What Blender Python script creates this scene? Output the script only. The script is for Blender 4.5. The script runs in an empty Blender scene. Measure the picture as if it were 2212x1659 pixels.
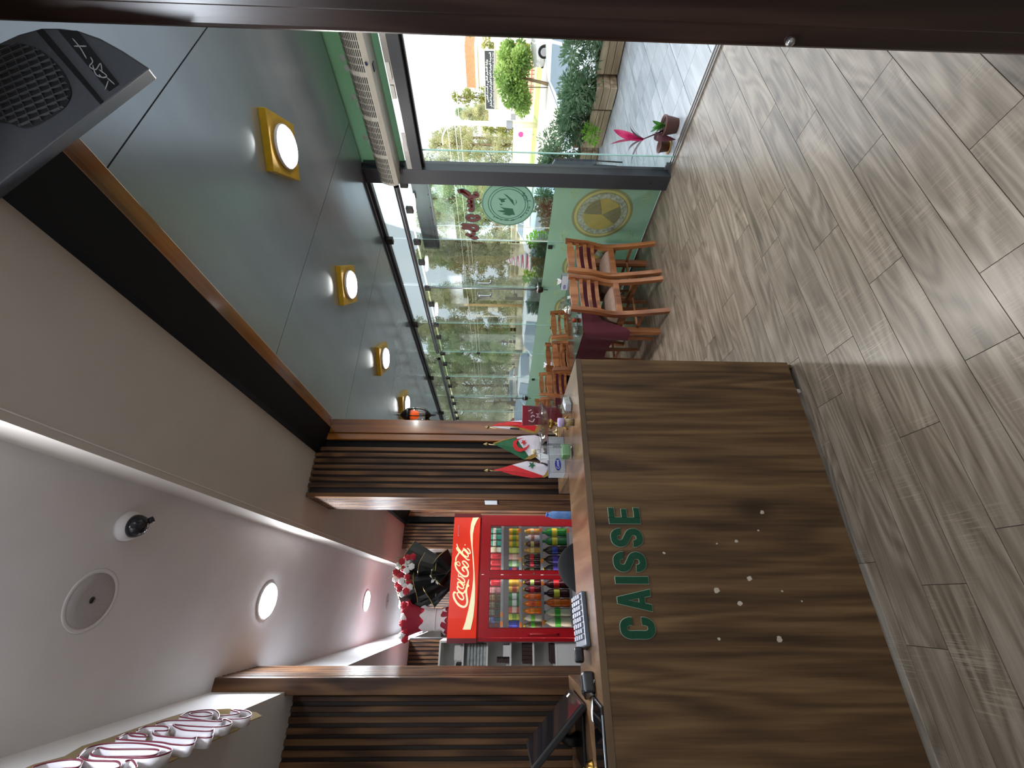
import bpy, bmesh, math, random
from mathutils import Vector, Matrix, Euler
R_ = random.Random(7)
sc = bpy.context.scene
COL = sc.collection
pi = math.pi
rad = math.radians

# ------------------------------------------------------------------ camera
FPX = 894.0
CAMH = 1.48
yaw, pitch, roll = rad(27.72), rad(-1.316), rad(-0.851)
fw = Vector((math.sin(yaw) * math.cos(pitch), math.cos(yaw) * math.cos(pitch), math.sin(pitch)))
rt0 = Vector((math.cos(yaw), -math.sin(yaw), 0))
dn0 = fw.cross(rt0)
rt = rt0 * math.cos(roll) + dn0 * math.sin(roll)
dn = -rt0 * math.sin(roll) + dn0 * math.cos(roll)
cd = bpy.data.cameras.new('camera')
cam = bpy.data.objects.new('camera', cd)
COL.objects.link(cam)
cd.sensor_fit = 'HORIZONTAL'
cd.sensor_width = 36.0
cd.lens = FPX / 2212 * 36.0
cd.clip_start = 0.02
cd.clip_end = 400
# the phone was held upright, the picture is stored lying on its side: image right = down
mw = Matrix((( dn.x, rt.x, -fw.x, 0), (dn.y, rt.y, -fw.y, 0), (dn.z, rt.z, -fw.z, CAMH), (0, 0, 0, 1)))
cam.matrix_world = mw
sc.camera = cam

# ------------------------------------------------------------------ world, sun, exposure
wd = bpy.data.worlds.new('sky')
sc.world = wd
wd.use_nodes = True
bg = wd.node_tree.nodes['Background']
bg.inputs[0].default_value = (0.82, 0.91, 1.0, 1)
bg.inputs[1].default_value = 2.6
sd = bpy.data.lights.new('sun', 'SUN')
sd.energy = 5.0
sd.angle = rad(1.0)
sd.color = (1.0, 0.93, 0.82)
sun = bpy.data.objects.new('sun', sd)
COL.objects.link(sun)
sun.rotation_euler = Vector((0.8, 0.35, -1.0)).to_track_quat('-Z', 'Y').to_euler()
sc.view_settings.view_transform = 'Standard'
sc.view_settings.look = 'None'
sc.view_settings.exposure = 0.0
sc.view_settings.gamma = 1.0
sc.view_settings.use_curve_mapping = False
sc.cycles.use_denoising = True
sc.cycles.max_bounces = 7
sc.cycles.diffuse_bounces = 4
sc.cycles.glossy_bounces = 4
sc.cycles.transparent_max_bounces = 20
sc.cycles.use_adaptive_sampling = True
sc.cycles.adaptive_threshold = 0.03
sc.cycles.sample_clamp_indirect = 6.0
sc.cycles.caustics_reflective = False
sc.cycles.caustics_refractive = False

# ------------------------------------------------------------------ colour and materials
def lin(c):
    return c / 12.92 if c <= 0.04045 else ((c + 0.055) / 1.055) ** 2.4
def rgb(r, g, b):
    return (lin(r / 255), lin(g / 255), lin(b / 255), 1)
MATS = {}
class NT:
    def __init__(s, name):
        s.m = bpy.data.materials.new(name)
        s.m.use_nodes = True
        s.t = s.m.node_tree
        s.b = s.t.nodes['Principled BSDF']
        s.out = s.t.nodes['Material Output']
    def n(s, typ, **kw):
        nd = s.t.nodes.new('ShaderNode' + typ)
        for k, v in kw.items():
            if k.startswith('i'):
                nd.inputs[int(k[1:])].default_value = v
            else:
                setattr(nd, k, v)
        return nd
    def l(s, a, b):
        s.t.links.new(a, b)
    def math(s, op, a, b=None, c=None):
        nd = s.n('Math', operation=op)
        for i, v in enumerate((a, b, c)):
            if v is None: continue
            if isinstance(v, (int, float)): nd.inputs[i].default_value = v
            else: s.l(v, nd.inputs[i])
        return nd.outputs[0]
    def mix(s, f, a, b, mode='MIX'):
        nd = s.n('Mix', data_type='RGBA', blend_type=mode)
        for i, v in ((0, f), (6, a), (7, b)):
            if isinstance(v, (int, float, tuple)): nd.inputs[i].default_value = v
            else: s.l(v, nd.inputs[i])
        return nd.outputs[2]
    def ramp(s, f, stops, interp='LINEAR'):
        nd = s.n('ValToRGB')
        cr = nd.color_ramp
        cr.interpolation = interp
        while len(cr.elements) > 1: cr.elements.remove(cr.elements[-1])
        cr.elements[0].position, cr.elements[0].color = stops[0]
        for p, c in stops[1:]:
            e = cr.elements.new(p); e.color = c
        s.l(f, nd.inputs[0])
        return nd.outputs[0]
    def coords(s, scale, rnd=0.0, loc=(0, 0, 0), rot=(0, 0, 0), kind='Object'):
        tc = s.n('TexCoord')
        src = tc.outputs[kind]
        if rnd:
            oi = s.n('ObjectInfo')
            mul = s.n('VectorMath', operation='MULTIPLY')
            cx = s.n('CombineXYZ')
            for k, f in enumerate((37.0, 91.0, 53.0)):
                s.l(s.math('MULTIPLY', oi.outputs['Random'], f * rnd), cx.inputs[k])
            ad = s.n('VectorMath', operation='ADD')
            s.l(src, ad.inputs[0]); s.l(cx.outputs[0], ad.inputs[1])
            src = ad.outputs[0]
        mp = s.n('Mapping')
        mp.inputs['Location'].default_value = loc
        mp.inputs['Rotation'].default_value = rot
        mp.inputs['Scale'].default_value = scale
        s.l(src, mp.inputs[0])
        return mp.outputs[0]
    def noise(s, v, scale=1, detail=4, rough=0.5, dist=0.0):
        nd = s.n('TexNoise')
        nd.inputs['Scale'].default_value = scale
        nd.inputs['Detail'].default_value = detail
        nd.inputs['Roughness'].default_value = rough
        nd.inputs['Distortion'].default_value = dist
        s.l(v, nd.inputs['Vector'])
        return nd.outputs[0]
    def bump(s, h, strength=0.2, dist=0.01):
        nd = s.n('Bump')
        nd.inputs['Strength'].default_value = strength
        nd.inputs['Distance'].default_value = dist
        s.l(h, nd.inputs['Height'])
        s.l(nd.outputs[0], s.b.inputs['Normal'])
    def fin(s, rough=0.5, metal=0.0, spec=0.5, coat=0.0):
        s.b.inputs['Roughness'].default_value = rough
        s.b.inputs['Metallic'].default_value = metal
        s.b.inputs['Specular IOR Level'].default_value = spec
        if coat:
            s.b.inputs['Coat Weight'].default_value = coat
            s.b.inputs['Coat Roughness'].default_value = 0.08
        MATS[s.m.name] = s.m
        return s.m

def plain(name, c, rough=0.5, metal=0.0, spec=0.5, coat=0.0, var=0.06, scale=14, bump=0.0, trans=0.0, emit=None, es=1.0, sss=0.0):
    if name in MATS: return MATS[name]
    t = NT(name)
    col = rgb(*c)
    if var:
        nz = t.noise(t.coords((1, 1, 1)), scale, 3)
        dk = tuple(x * (1 - var) for x in col[:3]) + (1,)
        lt = tuple(min(1, x * (1 + var)) for x in col[:3]) + (1,)
        t.l(t.ramp(nz, [(0.3, dk), (0.7, lt)]), t.b.inputs['Base Color'])
        if bump: t.bump(nz, bump, 0.004)
    else:
        t.b.inputs['Base Color'].default_value = col
    if trans: t.b.inputs['Transmission Weight'].default_value = trans
    if emit:
        t.b.inputs['Emission Color'].default_value = rgb(*emit)
        t.b.inputs['Emission Strength'].default_value = es
    return t.fin(rough, metal, spec, coat)

def wood(name, dark, mid, light, axis='Z', fig=1.0, rough=0.45, rnd=0.0, coat=0.0, spec=0.5, fine=1.0, lines=26.0, knots=False, saw=0.0, objvar=0.0, contrast=1.0, stretch=1.0):
    """laminate or solid wood with the grain along one local axis"""
    t = NT(name)
    k = {'X': 0, 'Y': 1, 'Z': 2}[axis]
    s1 = [3.2 * fig] * 3; s1[k] = 0.55 * fig * stretch
    s2 = [60.0 * fine] * 3; s2[k] = 2.5 * fine
    s3 = [11.0 * fig] * 3; s3[k] = 0.5 * fig
    v1 = t.coords(tuple(s1), rnd)
    n1 = t.noise(v1, 1.0, 2, 0.45, 0.35)
    n2 = t.noise(t.coords(tuple(s2), rnd), 1.0, 3, 0.6)
    n3 = t.noise(t.coords(tuple(s3), rnd), 1.0, 3, 0.55, 0.2)
    ring = t.math('SINE', t.math('MULTIPLY', n1, lines * 2.2))
    ring = t.math('MULTIPLY_ADD', ring, 0.5, 0.5)
    f = t.math('ADD', t.math('MULTIPLY', ring, 0.26 * contrast), t.math('ADD', t.math('MULTIPLY', n2, 0.36), t.math('MULTIPLY', n3, 0.62)))
    f = t.math('ADD', f, 0.13 * (1 - contrast))
    stops = [(0.36, rgb(*dark)), (0.60, rgb(*mid)), (0.84, rgb(*light))]
    c = t.ramp(f, stops)
    if knots:
        s4 = [2.6] * 3; s4[k] = 1.5
        vo = t.n('TexVoronoi'); vo.inputs['Scale'].default_value = 1.0; vo.inputs['Randomness'].default_value = 0.95
        t.l(t.coords(tuple(s4), rnd), vo.inputs['Vector'])
        kn = t.ramp(vo.outputs['Distance'], [(0.0, (1, 1, 1, 1)), (0.05, (0.75, 0.75, 0.75, 1)), (0.16, (0, 0, 0, 1))])
        c = t.mix(t.math('MULTIPLY', kn, 0.8), c, rgb(*[x * 0.62 for x in dark]))
    if saw:
        s5 = [9.0] * 3; s5[k] = 260.0
        sw = t.noise(t.coords(tuple(s5), rnd), 1.0, 2, 0.5)
        s6 = [2.0] * 3
        ms = t.noise(t.coords(tuple(s6), rnd), 2.2, 2)
        mm = t.math('MULTIPLY', t.ramp(sw, [(0.52, (0, 0, 0, 1)), (0.66, (1, 1, 1, 1))]), t.ramp(ms, [(0.5, (0, 0, 0, 1)), (0.66, (1, 1, 1, 1))]))
        c = t.mix(t.math('MULTIPLY', mm, saw), c, rgb(*[min(255, x * 1.12) for x in light]))
    if objvar:
        oi = t.n('ObjectInfo')
        c = t.mix(1.0, c, t.ramp(oi.outputs['Random'], [(0, (1 - objvar,) * 3 + (1,)), (0.5, (1.0, 0.985, 0.96, 1)), (1, (1 + objvar * 0.5,) * 3 + (1,))]), 'MULTIPLY')
    t.l(c, t.b.inputs['Base Color'])
    t.bump(f, 0.10, 0.003)
    return t.fin(rough, 0, spec, coat)

def glass_thin(name, tint=(1, 1, 1), gloss=0.07, rough=0.0, fs=0.8):
    t = NT(name)
    tr = t.n('BsdfTransparent'); tr.inputs[0].default_value = tint + (1,)
    gl = t.n('BsdfGlossy'); gl.inputs['Roughness'].default_value = rough
    fr = t.n('Fresnel'); fr.inputs[0].default_value = 1.45
    mx = t.n('MixShader')
    t.l(t.math('MULTIPLY_ADD', fr.outputs[0], fs, gloss * 0.3), mx.inputs[0])
    t.l(tr.outputs[0], mx.inputs[1]); t.l(gl.outputs[0], mx.inputs[2])
    t.l(mx.outputs[0], t.out.inputs[0])
    MATS[name] = t.m
    return t.m

def film(name, c, clear=0.15, trl=0.55, c2=None, scale=1.2):
    """printed vinyl on glass: diffuse, lets light through, a little see-through"""
    t = NT(name)
    if c2:
        col = t.ramp(t.noise(t.coords((1, 1, 1)), scale, 3), [(0.35, rgb(*c)), (0.65, rgb(*c2))])
    else:
        col = None
    df = t.n('BsdfDiffuse'); tl = t.n('BsdfTranslucent'); tr = t.n('BsdfTransparent')
    for nd in (df, tl, tr):
        if col is not None: t.l(col, nd.inputs[0])
        else: nd.inputs[0].default_value = rgb(*c)
    m1 = t.n('MixShader'); m1.inputs[0].default_value = trl
    t.l(df.outputs[0], m1.inputs[1]); t.l(tl.outputs[0], m1.inputs[2])
    m2 = t.n('MixShader'); m2.inputs[0].default_value = clear
    t.l(m1.outputs[0], m2.inputs[1]); t.l(tr.outputs[0], m2.inputs[2])
    gl = t.n('BsdfGlossy'); gl.inputs['Roughness'].default_value = 0.05
    fr = t.n('Fresnel'); fr.inputs[0].default_value = 1.4
    m3 = t.n('MixShader')
    t.l(t.math('MULTIPLY', fr.outputs[0], 0.6), m3.inputs[0])
    t.l(m2.outputs[0], m3.inputs[1]); t.l(gl.outputs[0], m3.inputs[2])
    t.l(m3.outputs[0], t.out.inputs[0])
    MATS[name] = t.m
    return t.m

def emit(name, c, strength):
    t = NT(name)
    e = t.n('Emission'); e.inputs[0].default_value = rgb(*c); e.inputs[1].default_value = strength
    t.l(e.outputs[0], t.out.inputs[0])
    MATS[name] = t.m
    return t.m

def leafmat(name, a, b, c, rough=0.5, tl=0.35, scale=3.0):
    t = NT(name)
    col = t.ramp(t.noise(t.coords((1, 1, 1), 1.0), scale, 4, 0.6), [(0.3, rgb(*a)), (0.5, rgb(*b)), (0.7, rgb(*c))])
    t.l(col, t.b.inputs['Base Color'])
    t.b.inputs['Roughness'].default_value = rough
    tr = t.n('BsdfTranslucent'); t.l(col, tr.inputs[0])
    mx = t.n('MixShader'); mx.inputs[0].default_value = tl
    t.l(t.b.outputs[0], mx.inputs[1]); t.l(tr.outputs[0], mx.inputs[2])
    t.l(mx.outputs[0], t.out.inputs[0])
    MATS[name] = t.m
    return t.m

# ------------------------------------------------------------------ mesh building
class MB:
    def __init__(s):
        s.v = []; s.f = []; s.mi = []; s.sm = []
    def add(s, vs, fs, m=0, smooth=False):
        o = len(s.v)
        s.v += [tuple(p) for p in vs]
        for f in fs:
            s.f.append(tuple(i + o for i in f)); s.mi.append(m); s.sm.append(smooth)
        return s
    def box(s, x0, x1, y0, y1, z0, z1, m=0):
        if x0 > x1: x0, x1 = x1, x0
        if y0 > y1: y0, y1 = y1, y0
        if z0 > z1: z0, z1 = z1, z0
        v = [(x0, y0, z0), (x1, y0, z0), (x1, y1, z0), (x0, y1, z0), (x0, y0, z1), (x1, y0, z1), (x1, y1, z1), (x0, y1, z1)]
        return s.add(v, [(0, 3, 2, 1), (4, 5, 6, 7), (0, 1, 5, 4), (1, 2, 6, 5), (2, 3, 7, 6), (3, 0, 4, 7)], m)
    def obox(s, c, size, rot=None, m=0):
        hx, hy, hz = [q / 2 for q in size]
        c = Vector(c)
        v = [Vector(p) for p in ((-hx, -hy, -hz), (hx, -hy, -hz), (hx, hy, -hz), (-hx, hy, -hz), (-hx, -hy, hz), (hx, -hy, hz), (hx, hy, hz), (-hx, hy, hz))]
        if rot is not None: v = [rot @ p for p in v]
        return s.add([p + c for p in v], [(0, 3, 2, 1), (4, 5, 6, 7), (0, 1, 5, 4), (1, 2, 6, 5), (2, 3, 7, 6), (3, 0, 4, 7)], m)
    def tube(s, pts, r, n=10, m=0, caps=True, smooth=True, flat=1.0, up=None):
        pts = [Vector(p) for p in pts]
        rs = r if isinstance(r, (list, tuple)) else [r] * len(pts)
        vs = []; fs = []
        prev = None
        for i, p in enumerate(pts):
            a = pts[max(0, i - 1)]; b = pts[min(len(pts) - 1, i + 1)]
            d = (b - a).normalized() if (b - a).length > 1e-9 else Vector((0, 0, 1))
            if prev is None:
                u = Vector(up) if up else (Vector((0, 0, 1)) if abs(d.z) < 0.9 else Vector((1, 0, 0)))
                x = d.cross(u).normalized()
            else:
                x = (prev - d * prev.dot(d)).normalized()
            prev = x
            y = d.cross(x)
            for k in range(n):
                a_ = 2 * pi * k / n
                vs.append(p + x * math.cos(a_) * rs[i] + y * math.sin(a_) * rs[i] * flat)
        for i in range(len(pts) - 1):
            for k in range(n):
                k2 = (k + 1) % n
                fs.append((i * n + k, i * n + k2, (i + 1) * n + k2, (i + 1) * n + k))
        s.add(vs, fs, m, smooth)
        if caps:
            o = len(s.v) - len(vs)
            s.f.append(tuple(o + k for k in range(n))[::-1]); s.mi.append(m); s.sm.append(False)
            s.f.append(tuple(o + (len(pts) - 1) * n + k for k in range(n))); s.mi.append(m); s.sm.append(False)
        return s
    def cyl(s, p0, p1, r0, r1=None, n=16, m=0, caps=True, smooth=True):
        return s.tube([p0, p1], [r0, r0 if r1 is None else r1], n, m, caps, smooth)
    def lathe(s, prof, c=(0, 0, 0), n=20, m=0, smooth=True, axis=None, wob=None):
        c = Vector(c)
        vs = []; fs = []
        for j, (r, z) in enumerate(prof):
            for k in range(n):
                a = 2 * pi * k / n
                rr = r * (wob(k, n, j) if wob else 1)
                p = Vector((rr * math.cos(a), rr * math.sin(a), z))
                if axis is not None: p = axis @ p
                vs.append(c + p)
        for j in range(len(prof) - 1):
            for k in range(n):
                k2 = (k + 1) % n
                fs.append((j * n + k, j * n + k2, (j + 1) * n + k2, (j + 1) * n + k))
        if prof[0][0] > 1e-6: fs.append(tuple(range(n))[::-1])
        if prof[-1][0] > 1e-6: fs.append(tuple((len(prof) - 1) * n + k for k in range(n)))
        return s.add(vs, fs, m, smooth)
    def prism(s, poly, o, ex, ey, d, m=0, both=True):
        """2-D polygon in the frame (o, ex, ey), pushed along vector d"""
        o, ex, ey, d = Vector(o), Vector(ex), Vector(ey), Vector(d)
        n = len(poly)
        a = [o + ex * p[0] + ey * p[1] for p in poly]
        b = [p + d for p in a]
        fs = [tuple(range(n)), tuple(range(n, 2 * n))[::-1]]
        fs += [(i, i + n, (i + 1) % n + n, (i + 1) % n) for i in range(n)]
        return s.add(a + b, fs, m)
    def quad(s, a, b, c, d, m=0):
        return s.add([a, b, c, d], [(0, 1, 2, 3)], m)
    def surf(s, grid, m=0, smooth=True, closed_u=False):
        nu, nv = len(grid), len(grid[0])
        vs = [p for row in grid for p in row]
        fs = []
        for i in range(nu - (0 if closed_u else 1)):
            for j in range(nv - 1):
                i2 = (i + 1) % nu
                fs.append((i * nv + j, i2 * nv + j, i2 * nv + j + 1, i * nv + j + 1))
        return s.add(vs, fs, m, smooth)
    def ball(s, c, r, n=12, m=0, sq=(1, 1, 1)):
        c = Vector(c); g = []
        for i in range(n + 1):
            th = pi * i / n
            g.append([(c.x + sq[0] * r * math.sin(th) * math.cos(2 * pi * k / (2 * n)), c.y + sq[1] * r * math.sin(th) * math.sin(2 * pi * k / (2 * n)), c.z + sq[2] * r * math.cos(th)) for k in range(2 * n + 1)])
        return s.surf(g, m)
    def xf(s, M):
        s.v = [tuple(M @ Vector(p)) for p in s.v]
        return s
    def mesh(s, name, mats):
        me = bpy.data.meshes.new(name)
        me.from_pydata(s.v, [], s.f)
        for mt in (mats if isinstance(mats, (list, tuple)) else [mats]):
            me.materials.append(mt)
        me.polygons.foreach_set('material_index', s.mi)
        me.polygons.foreach_set('use_smooth', s.sm)
        me.update()
        return me
    def build(s, name, mats, parent=None, bevel=0.0, seg=2, fixn=True, loc=None):
        me = s.mesh(name, mats)
        if fixn or bevel:
            bm = bmesh.new(); bm.from_mesh(me)
            if bevel:
                bmesh.ops.remove_doubles(bm, verts=bm.verts, dist=1e-5)
            if fixn: bmesh.ops.recalc_face_normals(bm, faces=bm.faces)
            if bevel:
                es = [e for e in bm.edges if len(e.link_faces) == 2 and e.calc_face_angle(0) > 0.5]
                bmesh.ops.bevel(bm, geom=es, offset=bevel, segments=seg, profile=0.6, affect='EDGES', clamp_overlap=True)
            bm.to_mesh(me); bm.free()
        o = bpy.data.objects.new(name, me)
        COL.objects.link(o)
        if parent is not None: o.parent = parent
        if loc: o.location = loc
        return o

def obj(name, me, parent=None, loc=None, rot=None):
    o = bpy.data.objects.new(name, me)
    COL.objects.link(o)
    if parent is not None: o.parent = parent
    if loc is not None: o.location = loc
    if rot is not None: o.rotation_euler = rot
    return o
def tag(o, label, cat, group=None, kind=None):
    o['label'] = label; o['category'] = cat
    if group: o['group'] = group
    if kind: o['kind'] = kind
    return o
def thing(name, label, cat, loc=(0, 0, 0), rz=0.0, group=None):
    o = bpy.data.objects.new(name, None)
    COL.objects.link(o)
    o.empty_display_size = 0.05
    o.location = loc; o.rotation_euler = (0, 0, rz)
    return tag(o, label, cat, group)
def struct(o, label=None):
    o['kind'] = 'structure'
    if label: o['label'] = label
    return o
def sempty(name, label=None):
    o = bpy.data.objects.new(name, None)
    COL.objects.link(o); o.empty_display_size = 0.05
    return struct(o, label)
KIDS = {}
def copy_tree(src, loc, rz=None, label=None, parent=None):
    c = src.copy(); COL.objects.link(c)
    c.parent = parent
    if loc is not None: c.location = loc
    if rz is not None: c.rotation_euler = (0, 0, rz)
    if label: c['label'] = label
    for ch in [o for o in src.children]:
        copy_tree(ch, None, None, None, c)
    return c
def catmull(pts, k=8, closed=False):
    pts = [Vector(p) for p in pts]; n = len(pts); out = []
    rng = range(n) if closed else range(n - 1)
    for i in rng:
        p0 = pts[(i - 1) % n] if closed or i > 0 else pts[0]
        p1 = pts[i]; p2 = pts[(i + 1) % n]
        p3 = pts[(i + 2) % n] if closed or i + 2 < n else pts[-1]
        for j in range(k):
            t = j / k
            out.append(0.5 * ((2 * p1) + (p2 - p0) * t + (2 * p0 - 5 * p1 + 4 * p2 - p3) * t * t + (3 * p1 - p0 - 3 * p2 + p3) * t ** 3))
    if not closed: out.append(pts[-1])
    return out
def ribbon(mb, pts, w, o, ex, ey, d, m=0, nib=None, k=8, closed=False, taper=True):
    """a calligraphic stroke: 2-D spline in the frame (o, ex, ey) with thickness d"""
    P = catmull([(p[0], p[1], 0) for p in pts], k, closed)
    o, ex, ey, d = Vector(o), Vector(ex), Vector(ey), Vector(d)
    L = []; Rr = []
    n = len(P)
    for i, p in enumerate(P):
        a = P[(i - 1) % n] if closed or i > 0 else P[0]
        b = P[(i + 1) % n] if closed or i < n - 1 else P[-1]
        t = (b - a)
        if t.length < 1e-9: t = Vector((1, 0, 0))
        t.normalize()
        nn = Vector((-t.y, t.x, 0))
        ww = w
        if nib is not None:
            ang = math.atan2(t.y, t.x)
            ww = w * (0.22 + 0.78 * abs(math.sin(ang - nib)))
        if taper and not closed:
            e = min(i, n - 1 - i) / max(1, n - 1)
            ww *= min(1.0, 0.35 + e * 9)
        L.append(p + nn * ww / 2); Rr.append(p - nn * ww / 2)
    W = lambda q: o + ex * q.x + ey * q.y
    vs = [W(q) for q in L] + [W(q) for q in Rr] + [W(q) + d for q in L] + [W(q) + d for q in Rr]
    fs = []
    rng = n if closed else n - 1
    for i in range(rng):
        j = (i + 1) % n
        fs += [(i, j, n + j, n + i), (2 * n + i, 3 * n + i, 3 * n + j, 2 * n + j), (i, 2 * n + i, 2 * n + j, j), (n + i, n + j, 3 * n + j, 3 * n + i)]
    if not closed:
        fs += [(0, n, 3 * n, 2 * n), (n - 1, 3 * n - 1, 4 * n - 1, 2 * n - 1)]
    mb.add(vs, fs, m)
def text_mb(mb, txt, o, ex, ey, height, d, m=0, align='LEFT', width=None, bold=0.0):
    cu = bpy.data.curves.new('lettering', 'FONT')
    cu.body = txt; cu.align_x = 'LEFT'; cu.size = 1.0; cu.resolution_u = 3
    cu.offset = bold
    ob = bpy.data.objects.new('lettering_tmp', cu)
    COL.objects.link(ob)
    dg = bpy.context.evaluated_depsgraph_get()
    me = bpy.data.meshes.new_from_object(ob.evaluated_get(dg))
    vs = [v.co.copy() for v in me.vertices]; fs = [tuple(p.vertices) for p in me.polygons]
    bpy.data.objects.remove(ob); bpy.data.curves.remove(cu); bpy.data.meshes.remove(me)
    if not vs: return None
    x0 = min(v.x for v in vs); x1 = max(v.x for v in vs)
    y0 = min(v.y for v in vs); y1 = max(v.y for v in vs)
    sy = height / max(1e-6, (y1 - y0))
    sx = (width / max(1e-6, x1 - x0)) if width else sy
    off = {'LEFT': x0, 'CENTER': (x0 + x1) / 2, 'RIGHT': x1}[align]
    o, ex, ey, d = Vector(o), Vector(ex), Vector(ey), Vector(d)
    F = lambda v: o + ex * (v.x - off) * sx + ey * (v.y - y0) * sy
    n = len(vs)
    edges = {}
    for f in fs:
        for i in range(len(f)):
            a, b = f[i], f[(i + 1) % len(f)]
            edges[(a, b)] = 1
    side = [(a, b, b + n, a + n) for (a, b) in edges if (b, a) not in edges]
    mb.add([F(v) for v in vs] + [F(v) + d for v in vs], fs + [tuple(i + n for i in f)[::-1] for f in fs] + side, m)
    return (x1 - x0) * sx
# ================================================================== THE SETTING
M_plank = wood('floor_oak', (76, 67, 57), (116, 105, 92), (147, 137, 124), 'X', 1.5, 0.30, 1.0, spec=0.6, lines=34, saw=0.45, objvar=0.08, knots=True, contrast=0.6, fine=1.8)
M_floorbase = plain('floor_joint', (70, 62, 54), 0.8)
M_tile = wood('terrace_tile', (120, 126, 132), (158, 163, 168), (186, 190, 195), 'X', 1.4, 0.33, 1.0, lines=10, objvar=0.02, contrast=0.35)
M_grout = plain('grout', (120, 120, 120), 0.9)
M_white = plain('ceiling_white', (224, 221, 222), 0.75, var=0.03, scale=5, bump=0.05)
M_cream = plain('soffit_cream', (196, 187, 178), 0.78, var=0.03, scale=5, bump=0.05)
M_slat = wood('slat_walnut', (44, 28, 19), (82, 56, 38), (118, 84, 55), 'Z', 1.2, 0.42, 1.0, lines=20, spec=0.3)
M_slatback = plain('slat_backing', (34, 20, 17), 0.6)
M_black = plain('black_beam', (10, 10, 12), 0.6, spec=0.2, var=0.2, scale=5)
M_pine = wood('varnished_wood', (72, 36, 12), (128, 74, 24), (158, 98, 38), 'Z', 1.0, 0.2, 0.0, coat=0.3, lines=14)
M_pineY = wood('varnished_wood_beam', (88, 50, 20), (140, 88, 40), (172, 118, 66), 'Y', 1.0, 0.12, 0.0, coat=0.8, lines=14)
M_mahog = wood('mahogany_post', (26, 16, 13), (42, 27, 22), (58, 40, 32), 'Z', 1.3, 0.28, 0.0, lines=16)
M_alu = plain('anthracite_aluminium', (58, 61, 66), 0.42, 0.25, var=0.03)
M_alulight = plain('grey_aluminium', (120, 124, 130), 0.35, 0.6, var=0.03)
M_steel = plain('brushed_steel', (170, 168, 164), 0.28, 0.9, var=0.05, scale=60)
M_dark = plain('dark_metal', (42, 38, 36), 0.4, 0.5)
M_glass = glass_thin('window_glass', (0.93, 0.975, 0.96))
M_glassedge = plain('glass_edge_green', (150, 196, 186), 0.15, var=0)
M_shadeblock = plain('shade_block_grey', (120, 120, 118), 0.9)
t = NT('ceiling_metal_panel')
nz = t.noise(t.coords((3, 1, 1), 1.0), 1.3, 3)
t.l(t.ramp(nz, [(0.3, rgb(174, 182, 188)), (0.7, rgb(190, 196, 202))]), t.b.inputs['Base Color'])
M_cpanel = t.fin(0.24, 0.6)

# floor with its planks
fl = MB().box(-3.0, 3.47, -3.0, 9.6, -0.12, -0.003).build('floor', M_floorbase)
struct(fl, 'grey brown wood look plank floor')
PW, PL = 0.158, 0.945
known = {0: 0.909, 1: 1.632, 2: 1.142, 3: 1.488, 4: 1.0, 5: 0.809, -1: 1.282}
rp = random.Random(3)
def plank_mesh(l):
    return MB().box(0, l - 0.0024, 0, PW - 0.0024, -0.004, 0.0).mesh('plank', M_plank)
full = plank_mesh(PL)
for r in range(-9, 52):
    y0 = 0.785 + PW * r
    j = known.get(r, rp.uniform(0, PL))
    xlo = -1.4 if y0 < 1.85 else 1.02
    if y0 < 0.2: xlo = 0.0
    j -= PL * math.ceil((j - xlo) / PL)
    x = j
    while x < 3.46:
        a, b = max(x, xlo), min(x + PL, 3.462)
        if b - a > 0.02:
            if b - a > PL - 1e-6: o = obj('plank', full, fl, (a, y0, 0))
            else: o = obj('plank', plank_mesh(b - a), fl, (a, y0, 0))
        x += PL
MB().box(-3.0, 3.46, -3.0, 0.785 - PW * 9, -0.006, 0.0).build('floor_sheet', M_plank, fl)
# door sill
o = MB().box(3.40, 3.50, -0.4, 2.37, 0.0, 0.012).box(3.425, 3.432, -0.4, 2.37, 0.012, 0.02).box(3.465, 3.472, -0.4, 2.37, 0.012, 0.02).build('trim_1', M_steel); struct(o, 'thin metal sill track across the open doorway')

# terrace
te = MB().box(3.47, 6.95, -3, 12, -0.9, -0.006).build('terrace', M_grout)
struct(te, 'pale blue grey tiled terrace outside the glass wall')
TS = 0.345
tm = MB().box(0, TS - 0.004, 0, TS * 1.04 - 0.004, -0.012, 0).mesh('tile', M_tile)
for i in range(10):
    for k in range(-1, 16):
        obj('tile', tm, te, (3.50 + i * TS, 1.505 - 0.36 + k * 0.36, 0.0))

# lobby ceiling with the side soffits
o = MB().box(-0.41, 0.41, -1.0, 9.1, 2.93, 3.05).build('ceiling', M_white); struct(o, 'white plastered lobby ceiling')
o = MB().box(0.41, 0.93, -1.0, 9.1, 2.77, 3.05).build('soffit_right', M_cream); struct(o, 'cream dropped soffit beside the black beam')
MB().box(0.435, 0.438, -1.0, 5.8, 2.7685, 2.77).build('paint_line', M_white, o)
o = MB().box(-3.0, -0.41, -1.0, 2.75, 2.56, 3.05).box(-3.0, -0.41, 3.05, 9.1, 2.56, 3.05).box(-3, -0.5, 2.75, 3.05, 2.56, 3.05).build('soffit_left', M_white); struct(o, 'white dropped box over the left slatted wall')

# dining ceiling in big metal panels
ce = MB().box(1.16, 3.47, -3.0, 9.6, 2.756, 2.9).build('ceiling_dining', M_black); struct(ce, 'grey metal panelled ceiling of the dining area')
CP = 1.128
cpm = MB().box(0, 2.235, 0, CP - 0.005, 0, 0.006).mesh('ceiling_panel', M_cpanel)
for k in range(-3, 8):
    obj('ceiling_panel', cpm, ce, (1.185, 0.885 + CP * k, 2.75))
o = MB().box(-3.1, 3.6, -3.0, 9.7, 3.05, 4.8).build('shade_block', M_shadeblock); struct(o, 'unseen block above the restaurant, added to shade the terrace')  # unseen block, its height set so that its shadow covers the terrace

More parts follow.
